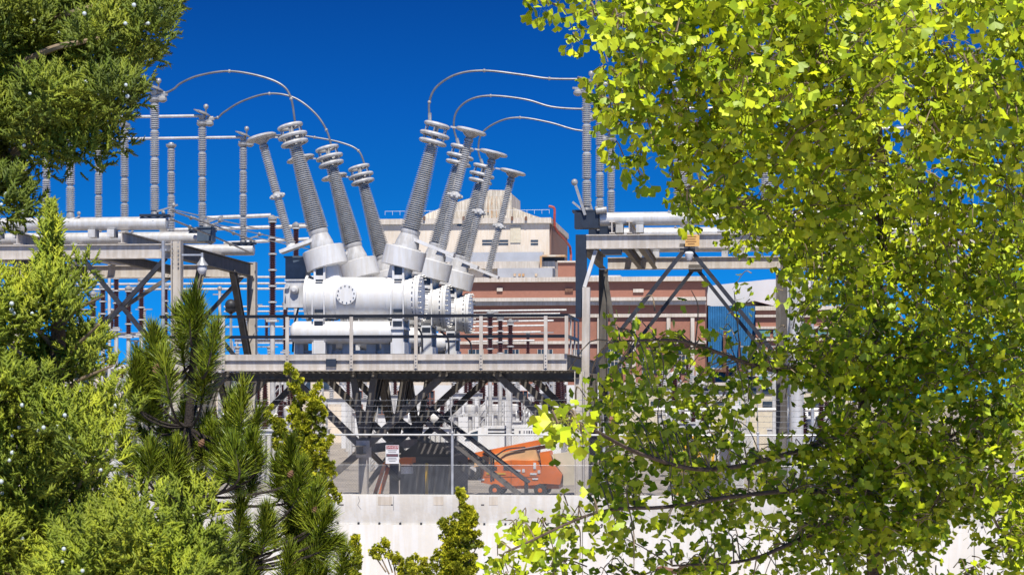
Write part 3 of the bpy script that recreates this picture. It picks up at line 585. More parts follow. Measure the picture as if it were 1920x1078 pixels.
for k in range(3): m = MB(); uu = q[0]+.1+k*(r_[0]-q[0]-.1)/3; m.bx(np.array((uu, 2.47, ZG+.12)), np.array((uu+(r_[0]-q[0])/3-.12, 2.495, q[2]-.4))); m.build('door', 'dark_steel', vt)  # plain dark panels on the front of the block
# stairs
st = thing('steel_stairs', W((Q(990, 905, -1)[0], -1, ZG)), 'steep steel stairs with twin dark handrails running down from the platform', 'stairs')
for v in (-1.6, -1.05):
    m = MB(); m.bar(Q(800, 792, -1.6)+np.array((0, v+1.6, 0)), Q(972, 927, -1.6)+np.array((0, v+1.6, 0)), .05, .10); m.build('stringer', 'shade_toned_steel', st)
    m = MB(); a, b = Q(800, 762, -1.6)+np.array((0, v+1.6, 0)), Q(990, 905, -1.6)+np.array((0, v+1.6, 0)); m.tube(a, b, .04, n=8); m.build('handrail', 'dark_steel', st)
    for x in (850, 921, 985): q = Q(x, 762+(x-800)*.753, -1.6)+np.array((0, v+1.6, 0)); MB().tube(q, q-UP*.78, .03, n=8).build('baluster', 'dark_steel', st)
m = MB(); a, b = Q(800, 792, -1.6), Q(972, 927, -1.6)
for k in range(14): q = a+(b-a)*(k+.5)/14; m.box(q+np.array((0, .28, 0)), (.2, .5, .02))
m.build('treads', 'shade_toned_steel', st)

# ---------------------------------------------------------------- far buildings (yard frame)
def pb(m, x0, y0, x1, y1, v, dep, dz=0.):           # block whose front face covers those pixels on plane v
    a, b = Q(x0, y0, v), Q(x1, y1, v); m.bx(np.array((a[0], v, b[2]-dz)), np.array((b[0], v+dep, a[2]))); return m
def pp(m, pts, v, dep): return m.prism([(Q(x, y, v)[0], Q(x, y, v)[2]) for x, y in pts], v, v+dep)
v1 = 140.
tb = thing('power_station', W((Q(900, 700, v1)[0], v1, ZG)), 'tan upper block with rust streaked domed roof rising over the brick hall', 'building')
m = MB(); pb(m, 700, 418, 1030, 535, v1, 20); m.build('wall', 'tan_cladding', tb)
m = MB(); pb(m, 700, 411, 1033, 418, v1-.4, 20.5); m.build('cornice', 'cornice', tb)
m = MB(); pp(m, [(788, 411), (800, 401), (842, 384), (884, 371), (930, 377), (962, 389), (1000, 404), (1024, 411)], v1+2, 17); m.build('roof', 'tan_roof', tb)
m = MB(); pp(m, [(908, 411), (908, 360), (918, 356), (950, 357), (959, 363), (960, 411)], v1+.9, 8); rt = m.build('roof_tower', 'tan_roof', tb)
m = MB()
for x in (914, 921, 930, 938, 947): pb(m, x, 368, x+2.2, 408-(x % 3)*5, v1+.7, .12)
m.build('rust_panel', 'rust_panel', rt)
for x0, x1, y0, y1 in ((904, 926, 450, 453), (904, 926, 456, 459), (934, 953, 450, 453), (934, 953, 456, 459), (995, 1009, 450, 453), (995, 1009, 456, 459), (857, 872, 420, 424)):
    m = MB(); pb(m, x0, y0, x1, y1, v1-.06, .2); m.build('window', 'window_glass', tb)
for x in (867, 958, 984, 793): m = MB(); pb(m, x, 406, x+4, 413, v1-.6, .3); m.build('roof_lamp', 'rust_brown', tb)
m = MB(); pb(m, 957, 424, 976, 455, v1-.1, .2); m.build('wall_panel', 'cream', tb)
m = MB(); pb(m, 700, 475, 1018, 492, v1-.8, .7); m.build('lead_band', 'lead_band', tb)
m = MB(); pb(m, 700, 492, 1040, 503, v1-1.0, 1.); m.build('ledge', 'cornice', tb)
m = MB(); pb(m, 933, 503, 1036, 520, v1-3.5, 3.); m.build('lower_lead_panel', 'lead_band', tb)
for x in (963, 972, 979, 1003): m = MB(); pb(m, x, 513, x+4, 518, v1-3.7, .2); m.build('vent_pipe', 'rust_panel', tb)
m = MB(); pb(m, 1016, 478, 1060, 481, v1-1.6, 2); pb(m, 1012, 480, 1016, 505, v1-1.6, .4); m.build('rusty_canopy', 'rust_panel', tb)
m = MB(); pb(m, 1018, 481, 1058, 490, v1-.5, .8); m.build('canopy_dark_block', 'dark_steel', tb)  # solid dark block below the canopy
m = MB(); pb(m, 1030.2, 421, 1033, 480, v1+.4, 19); m.build('side_wall', 'brick_dark', tb)
m = MB()
for k in range(5): a = Q(1033, 432, v1+3+k*3.4); m.bx(a, a+np.array((.12, 1.5, -1.6)))
m.build('side_windows', 'window_glass', tb)
m = MB(); uu = [Q(x, 405, v1-.3) for x in np.arange(722, 1034, 14)]
for q in uu: m.bar(np.array((q[0], q[1], Q(0, 411, v1)[2])), np.array((q[0], q[1], Q(0, 404, v1)[2])), .025)
m.bar(np.array((uu[0][0], uu[0][1], Q(0, 404, v1)[2])), np.array((uu[-1][0], uu[0][1], Q(0, 404, v1)[2])), .03); m.build('roof_railing', 'white_paint', tb)
m = MB().path([Q(1029, 387, v1+1), Q(1038, 389, v1+1), Q(1040, 398, v1+1), Q(1040, 424, v1+1), Q(1050, 440, v1+3), Q(1069, 463, v1+8), Q(1070, 495, v1+8)], .12, 8, 2); m.build('drain_pipe', 'red_pipe', tb)

v2 = 122.
bh = thing('brick_hall', W((Q(1100, 700, v2)[0], v2, ZG)), 'long red brick hall with pale stone cornices behind the breakers', 'building')
m = MB(); pb(m, 822, 526, 1322, 900, v2, 55); m.build('wall', 'brick', bh)
for y0, y1, pr in ((521, 526.5, .5), (559, 563, .8), (566, 571, .5), (590, 594, .25), (640, 644, .25)):
    m = MB(); pb(m, 820, y0, 1324, y1, v2-pr, pr+55.2 if y0 == 521 else pr+.1); m.build('cornice', 'cornice', bh)
m = MB(); pb(m, 821, 563.1, 1323, 565.9, v2-.3, .4); m.build('cornice_shadow_gap', 'lead_band', bh)
for x in (1120, 1185, 1250, 1295): m = MB(); pb(m, x, 596, x+7, 730, v2-.35, .5); m.build('pilaster', 'cornice', bh)
for x in (878, 945, 1008, 1074, 1138, 1204, 1264):
    for y0, y1 in ((655, 700),):
        m = MB(); pb(m, x, y0, x+28, y1, v2-.1, .3); w_ = m.build('window', 'window_glass', bh)
        m = MB()
        for k in range(5): pb(m, x+k*7-.5, y0, x+k*7+.5, y1, v2-.16, .2)
        for k in range(1, 4): y = y0+(y1-y0)*k/4; pb(m, x, y-.5, x+28, y+.5, v2-.15, .2)
        m.build('mullions', 'cornice', w_)
m = MB(); pb(m, 1046, 492, 1078, 526, v2+6, 12); m.build('roof_block', 'brick', bh); m = MB(); pb(m, 1045, 489, 1079, 492, v2+5.8, 12); m.build('roof_block_cap', 'cornice', bh)
m = MB(); pb(m, 1140, 522, 1200, 528, v2+4, 14); pb(m, 1140, 519.5, 1201, 522, v2+3.8, 14); m.build('roof_monitor', 'lead_band', bh)
m = MB(); q = Q(1104, 527, v2+3); m.lathe(q, q+np.array((3, 0, 0)), [(0, .3), (.2, .5), (2.8, .5), (3, .3)], 12); m.build('roof_fan', 'pale_steel', bh)
for k in range(3):
    q = Q(937+k*130, 543+(k*37 % 9), v2-.12); m = MB(); m.box(q, (.5+.2*(k % 3), .1, .3)); m.build('wall_patch', 'rust_brown' if k % 2 else 'cornice', bh)

v3 = 132.
dt = thing('storage_roof', W((Q(1400, 600, v3)[0], v3, ZG)), 'broad white sloping roof beside the brick hall above the blue shed', 'roof')
m = MB(); pp(m, [(1318, 537), (1440, 524), (1520, 522), (1520, 560), (1465, 577), (1415, 564), (1345, 577), (1326, 572)], v3, 12); m.build('roof_shell', 'white_roof', dt)
m = MB()
for x in (1350, 1500): pb(m, x, 560, x+5, 800, v3+2, 1)
m.build('support', 'pale_steel', dt)
bs = thing('blue_shed', W((Q(1370, 700, v3+4)[0], v3+4, ZG)), 'tall blue sheet clad shed under the white roof', 'shed')
m = MB(); q0, q1 = Q(1328, 574, v3-2), Q(1416, 760, v3-2); n = 40; pts = []
for k in range(n+1): pts.append((q0[0]+(q1[0]-q0[0])*k/n, v3-2+(.12 if k % 2 else 0)))
m.add([(a, b, z) for z in (ZG, q0[2]) for a, b in pts]+[(pts[-1][0], v3+14, z) for z in (ZG, q0[2])]+[(pts[0][0], v3+14, z) for z in (ZG, q0[2])], [(k, k+1, n+2+k, n+1+k) for k in range(n)]+[(n, 2*n+2, 2*n+3, 2*n+1), (0, n+1, 2*n+5, 2*n+4)])
m.build('cladding', 'blue_sheet', bs); m = MB(); pb(m, 1356, 620, 1362, 700, v3-2.6, .4); pb(m, 1385, 640, 1389, 700, v3-2.6, .4); pb(m, 1326, 690, 1420, 697, v3-3, 1); m.build('frame', 'rust_brown', bs)
rb = thing('brick_block', W((Q(1500, 700, v3-6)[0], v3-6, ZG)), 'brick office block with pale bands and teal windows right of the blue shed', 'building')
m = MB(); pb(m, 1417, 576, 1600, 900, v3-6, 20); m.build('wall', 'brick', rb)
for y in (574, 590, 612, 634, 655): m = MB(); pb(m, 1416, y, 1601, y+(7 if y in (574, 655) else 4), v3-6.3, .5); m.build('band', 'cornice', rb)
for k in range(6):
    for y in (618, 700): m = MB(); pb(m, 1422+k*28, y, 1444+k*28, y+13, v3-6.2, .4); m.build('window', 'teal_glass', rb)
v4 = 100.
lw = thing('low_annex', W((Q(1200, 800, v4)[0], v4, ZG)), 'low cream annex with rows of small dark windows behind the stands', 'building')
m = MB(); pb(m, 1150, 722, 1600, 900, v4, 14); m.build('wall', 'cream', lw); m = MB(); pb(m, 1148, 717, 1602, 722, v4-.4, 14.6); m.build('roof', 'cornice', lw)
for k in range(14):
    for y in (728, 752):
        if (k+y) % 5: m = MB(); pb(m, 1160+k*30, y, 1178+k*30, y+11, v4-.1, .3); m.build('window', 'teal_glass' if k % 3 == 1 else 'window_glass', lw)
lb = thing('factory_shed', W((Q(500, 800, 118)[0], 118, ZG)), 'long pale shed with red brick base seen beneath the platform', 'building')
m = MB(); pb(m, 120, 690, 860, 900, 118, 16); m.build('wall', 'tan_cladding', lb); m = MB(); pb(m, 118, 683, 862, 690, 117.5, 17); m.build('roof', 'white_roof', lb)
for k in range(12): m = MB(); pb(m, 140+k*46, 700, 168+k*46, 730, 117.9, .3); m.build('window', 'window_glass', lb)
l2 = thing('loading_bay', W((Q(900, 800, 96)[0], 96, ZG)), 'pale grey bay wall with dark gridded windows beyond the truss', 'building')
m = MB(); pb(m, 640, 722, 1130, 900, 96, 8); m.build('wall', 'white_roof', l2)
for x in (655, 700, 745, 790, 965, 1030, 1085):
    m = MB(); pb(m, x, 732, x+24, 776, 95.9, .3); w_ = m.build('window', 'window_glass', l2); m = MB()
    for k in range(4): pb(m, x+k*8-.5, 732, x+k*8+.5, 776, 95.8, .2)
    for k in range(4): pb(m, x, 732+k*14.6, x+24, 733+k*14.6, 95.81, .2)
    m.build('mullions', 'brick', w_)

# ---------------------------------------------------------------- equipment in the yard
def stand(px, py_top, v, h_ins, label, group, col='brown_porcelain', r=.13, sect=4):
    q = Q(px, py_top, v); s = thing('insulator_stand', W((q[0], v, ZG)), label, 'insulator', group)
    m = MB(); z = q[2]; pr = []; hh = h_ins/sect
    m.lathe((q[0], v, z-h_ins), (q[0], v, z), [(k*hh+t, rr) for k in range(sect) for t, rr in sheds(hh-.04, r, r, .09, .035)], 12); m.build('insulator', col, s)
    m = MB()
    for k in range(sect+1): m.tube((q[0], v, z-k*hh-.04), (q[0], v, z-k*hh+.03), r*1.5, n=12)
    m.build('metal_rings', 'pale_steel', s)
    m = MB(); m.tube((q[0], v, ZG), (q[0], v, z-h_ins-.04), .11, n=10); m.box((q[0], v, z-h_ins-.12), (.5, .4, .1)); m.build('pedestal', 'pale_steel', s)
    m = MB(); m.lathe((q[0], v, z+.02), (q[0], v, z+.3), [(0, .1), (.08, .2), (.16, .2), (.28, .05)], 12); m.box((q[0]+.2, v, z+.2), (.5, .08, .08)); m.build('terminal', 'fitting', s)
    return s
g1 = 'brown ringed insulator stands left of the breakers'
stand(511, 416, 30, 4.3, 'tallest brown ringed insulator stand, left of the front breaker', g1, sect=6); stand(555, 428, 38, 2.9, 'brown insulator stand showing between a leaning arrester and the front bushing', g1, sect=3)
for px, py, wrd in ((193, 542, 'between juniper tip and gantry brace, farthest left'), (218, 522, 'rising above its neighbours by the crossed braces'), (265, 530, 'touching the falling gantry brace'), (310, 541, 'just left of the beige gantry column')): stand(px, py, 46, 2.6, 'brown ringed insulator stand '+wrd, g1, sect=4)
stand(241, 546, 46, 2.3, 'brown insulator stand with a flat grey cap near the crossed braces', g1, sect=4); stand(175, 556, 46, 2.2, 'brown insulator stand half hidden by the juniper spire', g1)
g2 = 'brown insulator stands before the brick hall'
for px, py, wrd in ((919, 592, 'tallest of the three beside the rear breaker'), (938, 600, 'middle of the three before the brick hall'), (957, 608, 'shortest of the three before the brick hall')): stand(px, py, 52, 2.4, 'brown insulator stand '+wrd, g2)
g3 = 'brown insulator stands behind the platform rail, left'
for px, py, wrd in ((478, 578, 'behind the handrail left end'), (510, 590, 'behind the handrail near the first rail post'), (535, 574, 'beside the mechanism box')): stand(px, py, 60, 2.6, 'brown insulator stand '+wrd, g3)
def bus(pts, v, label, r=.07, g='aluminium bus tubes strung behind the gantries'): o = MB().path([Q(x, y, v) for x, y in pts], r, 8, 1).build('bus_tube', 'aluminium'); return tag(o, label, 'bus tube', g)
bus([(388, 409), (508, 404)], 30, 'uppermost pale tube ending on the tall brown insulator', .09); bus([(300, 432), (578, 424)], 38, 'pale tube just below the uppermost one', .09); bus([(420, 456), (580, 448)], 46, 'third pale tube passing the tall brown insulator', .09)
for k, y in enumerate((519, 531, 541)): bus([(140, y+2), (606, y)], 48, ['highest of the three thin tubes below the left gantry', 'middle of the three thin tubes below the left gantry', 'lowest of the three thin tubes below the left gantry'][k], .06)
for k, y in enumerate((575, 584, 613)): bus([(420, y), (600, y-1)], 66, 'thin tube %s behind the left handrail' % ('level with the breaker drum', 'just under the drum level', 'crossing at rail height')[k], .05)
for k, y in enumerate((583, 590, 603, 612, 624, 640)): bus([(884, y), (1062-k*12, y-2)], 56, '%s pale tube stacked in front of the brick hall' % ('topmost', 'second', 'third', 'fourth', 'fifth', 'lowest')[k], .05)
bus([(1180, 768), (1580, 768)], 40, 'long pale tube running level behind the ginkgo twigs', .10)

def portal(px0, px1, py, v, label, n=3):
    a, b = Q(px0, py, v), Q(px1, py, v); s = thing('bus_portal', W(((a[0]+b[0])/2, v, ZG)), label, 'portal frame', 'small pale steel portals in the yard')
    for q in (a, b):
        m = MB(); w = .35
        for i in (-1, 1):
            for j in (-1, 1): m.bar((q[0]+i*w/2, v+j*w/2, ZG), (q[0]+i*w/2, v+j*w/2, q[2]), .06)
        z = ZG
        while z < q[2]-.4:
            for j in (-1, 1): m.bar((q[0]-w/2, v+j*w/2, z), (q[0]+w/2, v+j*w/2, z+.4), .04); m.bar((q[0]+w/2*j, v-w/2, z+.4), (q[0]+w/2*j, v+w/2, z), .04)
            z += .4
        m.build('lattice_leg', 'pale_steel', s)
    m = MB(); m.ibeam(a, b, .25, .3); m.build('crossbeam', 'pale_steel', s)
    for k in range(n):
        q = a+(b-a)*(k+.5)/n; m = MB(); m.lathe(q+UP*.15, q+UP*1.35, sheds(1.2, .1, .1, .09, .04), 10); m.build('insulator', 'brown_porcelain' if k % 2 else 'insulator', s)
        m = MB(); m.lathe(q+UP*1.35, q+UP*1.6, [(0, .1), (.1, .16), (.2, .06)], 10); m.bar(q+UP*1.5-np.array((.5, 0, 0)), q+UP*1.5+np.array((.5, 0, 0)), .07); m.build('cap', 'fitting', s)
for a in ((606, 700, 752, 44, 'portal seen left of the dark trusses below the platform'), (700, 782, 745, 52, 'portal in the gap behind the main truss legs'), (842, 905, 742, 46, 'portal under the deck just right of the truss legs'), (905, 985, 748, 60, 'portal in the middle of the bright gap under the deck'), (990, 1062, 742, 50, 'portal next to the right platform leg'), (1160, 1262, 730, 48, 'portal among the lower ginkgo twigs'), (1275, 1400, 738, 64, 'portal below the blue shed'), (1395, 1455, 700, 56, 'portal left of the big tubular column'), (1500, 1590, 728, 50, 'portal right of the big tubular column'), (430, 520, 700, 54, 'portal behind the left end of the handrail'), (940, 1040, 668, 70, 'portal standing highest before the brick hall'), (240, 330, 690, 50, 'portal behind the upright pine shoots')): portal(*a)

def equipment(px, py, v, kind, label, grp):
    q = Q(px, py, v); u, z = q[0], q[2]; h = z-ZG
    if kind == 0:
        s = thing('instrument_transformer', W((u, v, ZG)), label, 'transformer', grp)
        m = MB(); m.tube((u, v, ZG), (u, v, z-2.2), .13, n=10); m.box((u, v, z-2.2), (.7, .5, .12)); m.build('pedestal', 'pale_steel', s)
        m = MB(); m.lathe((u, v, z-2.1), (u, v, z-1.6), [(0, .3), (.1, .34), (.4, .34), (.5, .2)], 14); m.build('tank', 'cup_paint', s)
        m = MB(); m.lathe((u, v, z-1.6), (u, v, z-.3), sheds(1.3, .18, .12, .09, .05), 12); m.build('insulator', 'brown_porcelain', s)
        m = MB(); m.lathe((u, v, z-.3), (u, v, z), [(0, .14), (.05, .24), (.2, .24), (.3, .08)], 14); m.build('head', 'white_paint', s)
    elif kind == 1:
        s = thing('equipment_cabinet', W((u, v, ZG)), label, 'cabinet', grp)
        m = MB(); m.bx(np.array((u-.5, v-.35, ZG+.1)), np.array((u+.5, v+.35, ZG+1.9))); m.bx(np.array((u-.55, v-.42, ZG+1.9)), np.array((u+.55, v+.4, ZG+1.96))); m.build('body', 'cup_paint', s)
        for k in (-1, 1): m = MB(); m.bx(np.array((u+k*.25-.22, v-.38, ZG+.2)), np.array((u+k*.25+.22, v-.352, ZG+1.8))); d_ = m.build('door', 'pale_steel', s); m = MB(); m.box((u+k*.06, v-.4, ZG+1.05), (.03, .04, .2)); m.build('handle', 'dark_steel', d_)
        m = MB(); m.bx(np.array((u-.45, v-.3, ZG)), np.array((u+.45, v+.3, ZG+.1))); m.build('plinth', 'concrete_cap', s)
    elif kind == 2:
        s = thing('power_transformer', W((u, v, ZG)), label, 'transformer', grp)
        m = MB(); m.bx(np.array((u-1.1, v-.6, ZG+.3)), np.array((u+1.1, v+.6, ZG+2.3))); m.bx(np.array((u-1.2, v-.7, ZG+2.3)), np.array((u+1.2, v+.7, ZG+2.38))); m.bx(np.array((u-1.2, v-.6, ZG)), np.array((u+1.2, v+.6, ZG+.3))); m.build('tank', 'cup_paint', s)
        for k in range(9): m = MB(); m.bx(np.array((u-1+k*.24, v-1.0, ZG+.5)), np.array((u-.95+k*.24, v-.61, ZG+2.1))); m.build('radiator_fin', 'pale_steel', s)
        for k in (-1, 0, 1): m = MB(); m.lathe((u+k*.6, v, ZG+2.38), (u+k*.75, v, ZG+3.6), sheds(1.2, .13, .09, .08, .05), 12); m.build('bushing', 'brown_porcelain', s)
        m = MB(); m.tube((u-1, v+.5, ZG+2.8), (u+.8, v+.5, ZG+2.8), .25, n=14); m.box((u-.6, v+.5, ZG+2.5), (.1, .1, .3)); m.box((u+.5, v+.5, ZG+2.5), (.1, .1, .3)); m.build('conservator', 'white_paint', s)
    else:
        s = thing('pole_frame', W((u, v, ZG)), label, 'steel post', grp)
        m = MB(); m.bar((u, v, ZG), (u, v, z), .3, .22); m.build('post', 'pale_steel', s)
        m = MB(); m.bar((u-.6, v-.1, z-.3), (u+.6, v-.1, z-.3), .12, .12); m.bar((u-.55, v-.1, z-.35), (u, v-.1, z-1.1), .06); m.bar((u+.55, v-.1, z-.35), (u, v-.1, z-1.1), .06); m.build('crossarm', 'galvanised', s)
        for k in (-1, 1): m = MB(); m.lathe((u+k*.5, v-.1, z-.24), (u+k*.5, v-.1, z+.4), sheds(.64, .07, .06, .08, .04), 10); m.build('insulator', 'brown_porcelain', s)
    return s
GR = {0: 'instrument transformers crowding the yard', 1: 'pale cabinets on the yard ground', 2: 'power transformers at the back of the yard', 3: 'pale crossarm posts in the yard'}
LB = {0: 'brown porcelain instrument transformer with white head on a pale stand', 1: 'pale grey two door cabinet standing on the yard ground', 2: 'grey finned power transformer with three brown bushings', 3: 'pale steel post with crossarm and two small brown insulators'}
protos = {}
rr = random.Random(5)
for i in range(84):
    zone = rr.choice([(600, 1065), (600, 1065), (840, 1065), (1150, 1580), (1150, 1580), (420, 560), (200, 330)])
    px = rr.uniform(*zone); v = rr.uniform(28, 88); kind = rr.choice([0, 0, 0, 3, 3, 1, 2])
    py = HY-(rr.uniform(3.4, 6.6)+ZG-ZC)*F/(64+v)*1.0
    if kind not in protos: protos[kind] = (equipment(px, HY-(5.0+ZG-ZC)*F/(64+v), v, kind, LB[kind], GR[kind]), W((Q(px, 700, v)[0], v, 0)))
    else:
        p_, w_ = protos[kind]; n_ = W((Q(px, 700, v)[0], v, 0)); dup(p_, (n_-w_)+np.array((0, 0, 0)))
# named ones
equipment(1372, 750, 24, 1, 'white cabinet close behind the fence beneath the blue shed', GR[1]).scale = (1, 1, 1)
cbx = thing('meter_box', W((Q(1372, 800, 22)[0], 22, ZG)), 'bright white upright box on a post near the portal beneath the blue shed', 'box')
m = MB(); pb(m, 1360, 756, 1386, 800, 22, .7); m.build('box_body', 'white_paint', cbx); m = MB(); pb(m, 1370, 800, 1376, 925, 22.2, .15); m.build('post', 'galvanised', cbx)
tr = equipment(1540, 800, 18, 2, 'grey finned power transformer right of the big tubular column, nearest to the fence', GR[2])
bl = thing('round_lamp', W((Q(433, 572, 12)[0], 12, ZG)), 'dark round globe on a post between the gantry columns', 'lamp')
m = MB(); q = Q(433, 572, 12); m.ball(q, .22, 16); m.lathe(q-UP*.32, q-UP*.1, [(0, .05), (.1, .2), (.2, .22)], 14); m.build('globe', 'dark_steel', bl); m = MB(); m.tube(np.array((q[0], 12, ZG)), q-UP*.3, .05); m.build('post', 'galvanised', bl)
yb = thing('marker_post', W((Q(800, 900, 1.5)[0], 1.5, ZG)), 'thin bright yellow post standing behind the fence', 'post')
m = MB(); q = Q(800, 871, 1.5); m.tube(np.array((q[0], 1.5, ZG)), q, .05); m.build('pole', 'yellow', yb); m = MB(); m.ball(q, .06); m.build('cap', 'yellow', yb)

for px, py, v, wrd in ((205, 432, 40, 'slim pale pole rising beside the crossed gantry braces'), (412, 541, 44, 'slim pale pole below the thin tubes between the gantry columns'), (150, 470, 42, 'slim pale pole half hidden behind the juniper spire'), (378, 560, 50, 'short slim pale pole just right of the beige gantry column')):
    q = Q(px, py, v); o = thing('slim_pole', W((q[0], v, ZG)), wrd, 'pole', 'slim poles left of the breakers')
    MB().tube(np.array((q[0], v, ZG)), q, .10, .07, 10).build('shaft', 'pale_steel', o); m = MB(); m.ball(q, .13, 8); m.bar(q-UP*.3-np.array((.35, 0, 0)), q-UP*.3+np.array((.35, 0, 0)), .07); m.build('cap', 'fitting', o)
portal(120, 300, 628, 58, 'portal stretching low behind the juniper tip and the crossed braces')
portal(440, 600, 640, 72, 'portal behind the handrail between gantry and breaker', 4)

# ---------------------------------------------------------------- vehicles
def wheel(parent, c, r, w_, rim='pale_steel'):
    c = np.asarray(c, float); m = MB(); m.lathe(c-np.array((0, w_/2, 0)), c+np.array((0, w_/2, 0)), [(0, r*.6), (0.01, r*.9), (.05, r), (w_-.05, r), (w_-.01, r*.9), (w_, r*.6)], 24); t = m.build('wheel', 'tyre', parent)
    m = MB(); m.lathe(c-np.array((0, w_/2+.01, 0)), c+np.array((0, w_/2-.02, 0)), [(0, r*.2), (.02, r*.5), (.06, r*.56), (w_-.03, r*.56)], 18); m.build('rim', rim, t)
vb = 18.
bo = thing('boom_lift', W((Q(970, 905, vb)[0], vb, ZG)), 'orange boom lift with its boom folded over the engine hood', 'boom lift')
m = MB(); pp(m, [(902, 904), (900, 876), (912, 868), (960, 862), (1008, 864), (1016, 880), (1016, 908), (940, 912)], vb-1.0, 2); m.build('turntable', 'orange', bo)
m = MB(); pp(m, [(888, 876), (892, 858), (940, 848), (1004, 843), (1010, 863), (960, 863), (912, 869)], vb-.9, 1.7); m.build('engine_hood', 'peach', bo)
m = MB(); pp(m, [(1012, 848), (1030, 845), (1036, 868), (1054, 890), (1050, 908), (1010, 906), (1016, 882)], vb-1.05, 1.2); m.build('boom_bracket', 'orange', bo)
m = MB(); pp(m, [(1034, 852), (1076, 846), (1086, 880), (1080, 908), (1056, 910), (1056, 890), (1040, 868)], vb-.8, 1.6); m.build('counterweight', 'cream', bo)
m = MB(); m.bar(Q(866, 858, vb-.6), Q(1026, 826, vb-.6), .2, .2); m.build('boom', 'orange', bo)
m = MB(); m.bar(Q(868, 866, vb-.5), Q(1028, 836, vb-.5), .16, .14); m.build('lower_boom', 'rust_brown', bo)
m = MB(); pp(m, [(955, 840), (1010, 834), (1010, 845), (955, 849)], vb-.2, .8); m.build('side_cover', 'lead_band', bo)
m = MB(); pb(m, 925, 908, 1048, 916, vb-.9, 1.8); m.build('chassis', 'orange', bo)
for px in (934, 1018):
    for dv in (-1.0, 1.0): wheel(bo, (Q(px, 905, vb)[0], vb+dv, ZG+.24), .24, .3, 'orange')
m = MB()
for x0, y0, x1, y1 in ((962, 880, 976, 884), (979, 879, 984, 885), (1000, 867, 1005, 879), (994, 886, 1006, 890), (1008, 881, 1013, 887), (998, 896, 1009, 899), (884+12, 897, 908, 900)): pb(m, x0, y0, x1, y1, vb-1.03, .02)
o_ = m.build('lettering', 'sign_white', bo); o_['kind'] = 'stuff'
m = MB(); pb(m, 912, 886, 948, 889, vb-1.03, .02); m.build('yellow_stripe', 'yellow', bo)
MB().path([Q(905, 850, vb-1), Q(925, 856, vb-1.1), Q(950, 842, vb-1.05), Q(985, 838, vb-1)], .03, 6, 4).build('hose', 'tyre', bo)
m = MB(); pb(m, 858, 846, 872, 862, vb-.9, .7); m.build('work_basket', 'lead_band', bo); m = MB(); pb(m, 958, 864, 958.8, 906, vb-1.02, .03); pb(m, 908, 893, 1010, 893.7, vb-1.02, .03); m.build('panel_seam', 'rust_brown', bo)
for x in (920, 944): m = MB(); pb(m, x, 874, x+12, 881, vb-1.02, .03); m.build('grille', 'dark_steel', bo)
vo = .6
ol = thing('folding_lift', W((Q(715, 900, vo)[0], vo, ZG)), 'small orange folding arm lift behind the fence below the danger sign', 'lift')
for a, b in (((722, 868), (703, 926)), ((728, 876), (712, 930)), ((722, 868), (760, 862))): m = MB(); m.bar(Q(*a, vo), Q(*b, vo), .14, .1); m.build('arm', 'orange', ol)
m = MB(); pb(m, 750, 858, 772, 868, vo-.3, .8); pb(m, 752, 868, 768, 873, vo-.2, .6); m.build('control_box', 'orange', ol)
m = MB(); pb(m, 752, 875, 770, 888, vo-.2, .5); m.build('white_cover', 'cup_paint', ol)
m = MB(); pb(m, 690, 928, 760, 938, vo-.5, 1); m.build('chassis', 'rust_brown', ol)
for px in (700, 750): wheel(ol, (Q(px, 905, vo)[0], vo-.6, ZG+.3), .3, .2, 'orange')
vt_ = 34.
tk = thing('utility_truck', W((Q(950, 850, vt_)[0], vt_, ZG)), 'long white utility truck with dark side vents parked behind the boom lift', 'truck')
m = MB(); pp(m, [(872, 862), (864, 832), (880, 808), (905, 799), (1040, 795), (1052, 800), (1052, 862)], vt_-1.1, 2.3); m.build('body', 'white_paint', tk)
m = MB()
for y in (803.5, 810.5): pb(m, 915, y, 964, y+2.5, vt_-1.13, .05)
m.build('side_vents', 'dark_steel', tk)
m = MB(); 
for k, (x, w_) in enumerate(((973, 3), (982, 1.5), (987, 2), (991, 3), (996, 2), (1000, 4), (1006, 2))): pb(m, x, 807, x+w_, 812, vt_-1.13, .04)
m.build('side_lettering', 'sign_ink', tk)
m = MB(); pp(m, [(871, 826), (883, 811), (896, 807), (896, 826)], vt_-1.12, .06); m.build('side_window', 'window_glass', tk)
for px in (892, 1020):
    for dv in (-.95, .95): wheel(tk, (Q(px, 850, vt_)[0], vt_+dv, ZG+.48), .48, .28)
vv = 3.
vn = thing('service_van', W((Q(270, 900, vv)[0], vv, ZG)), 'white service van seen between the juniper and the pine', 'van')
m = MB(); pp(m, [(196, 955), (196, 880), (214, 862), (318, 858), (330, 866), (334, 955)], vv-1, 2); m.build('body', 'white_paint', vn)
m = MB(); pp(m, [(222, 888), (230, 869), (262, 867), (262, 888)], vv-1.03, .05); m.build('side_window', 'window_glass', vn)
m = MB(); pb(m, 239, 891, 252, 895, vv-1.03, .05); m.build('red_marking', 'sign_red', vn)
for px in (218, 310): wheel(vn, (Q(px, 900, vv)[0], vv-.85, ZG+.36), .36, .24)
vy = 12.
yl = thing('loader', W((Q(1310, 880, vy)[0], vy, ZG)), 'yellow loader machine half hidden by ginkgo leaves behind the fence', 'loader')
m = MB(); pp(m, [(1262, 912), (1262, 872), (1300, 862), (1352, 866), (1352, 912)], vy-.8, 1.6); m.build('body', 'yellow', yl)
for x in (1282, 1310, 1336): m = MB(); m.bar(Q(x, 868, vy-.7), Q(x+3, 822, vy-.7), .1); m.build('cab_post', 'yellow', yl)
m = MB(); pb(m, 1276, 818, 1344, 823, vy-.9, 1.7); m.build('cab_roof', 'yellow', yl); m = MB(); pb(m, 1286, 828, 1308, 860, vy-.6, 1.2); m.build('cab_glass', 'window_glass', yl)
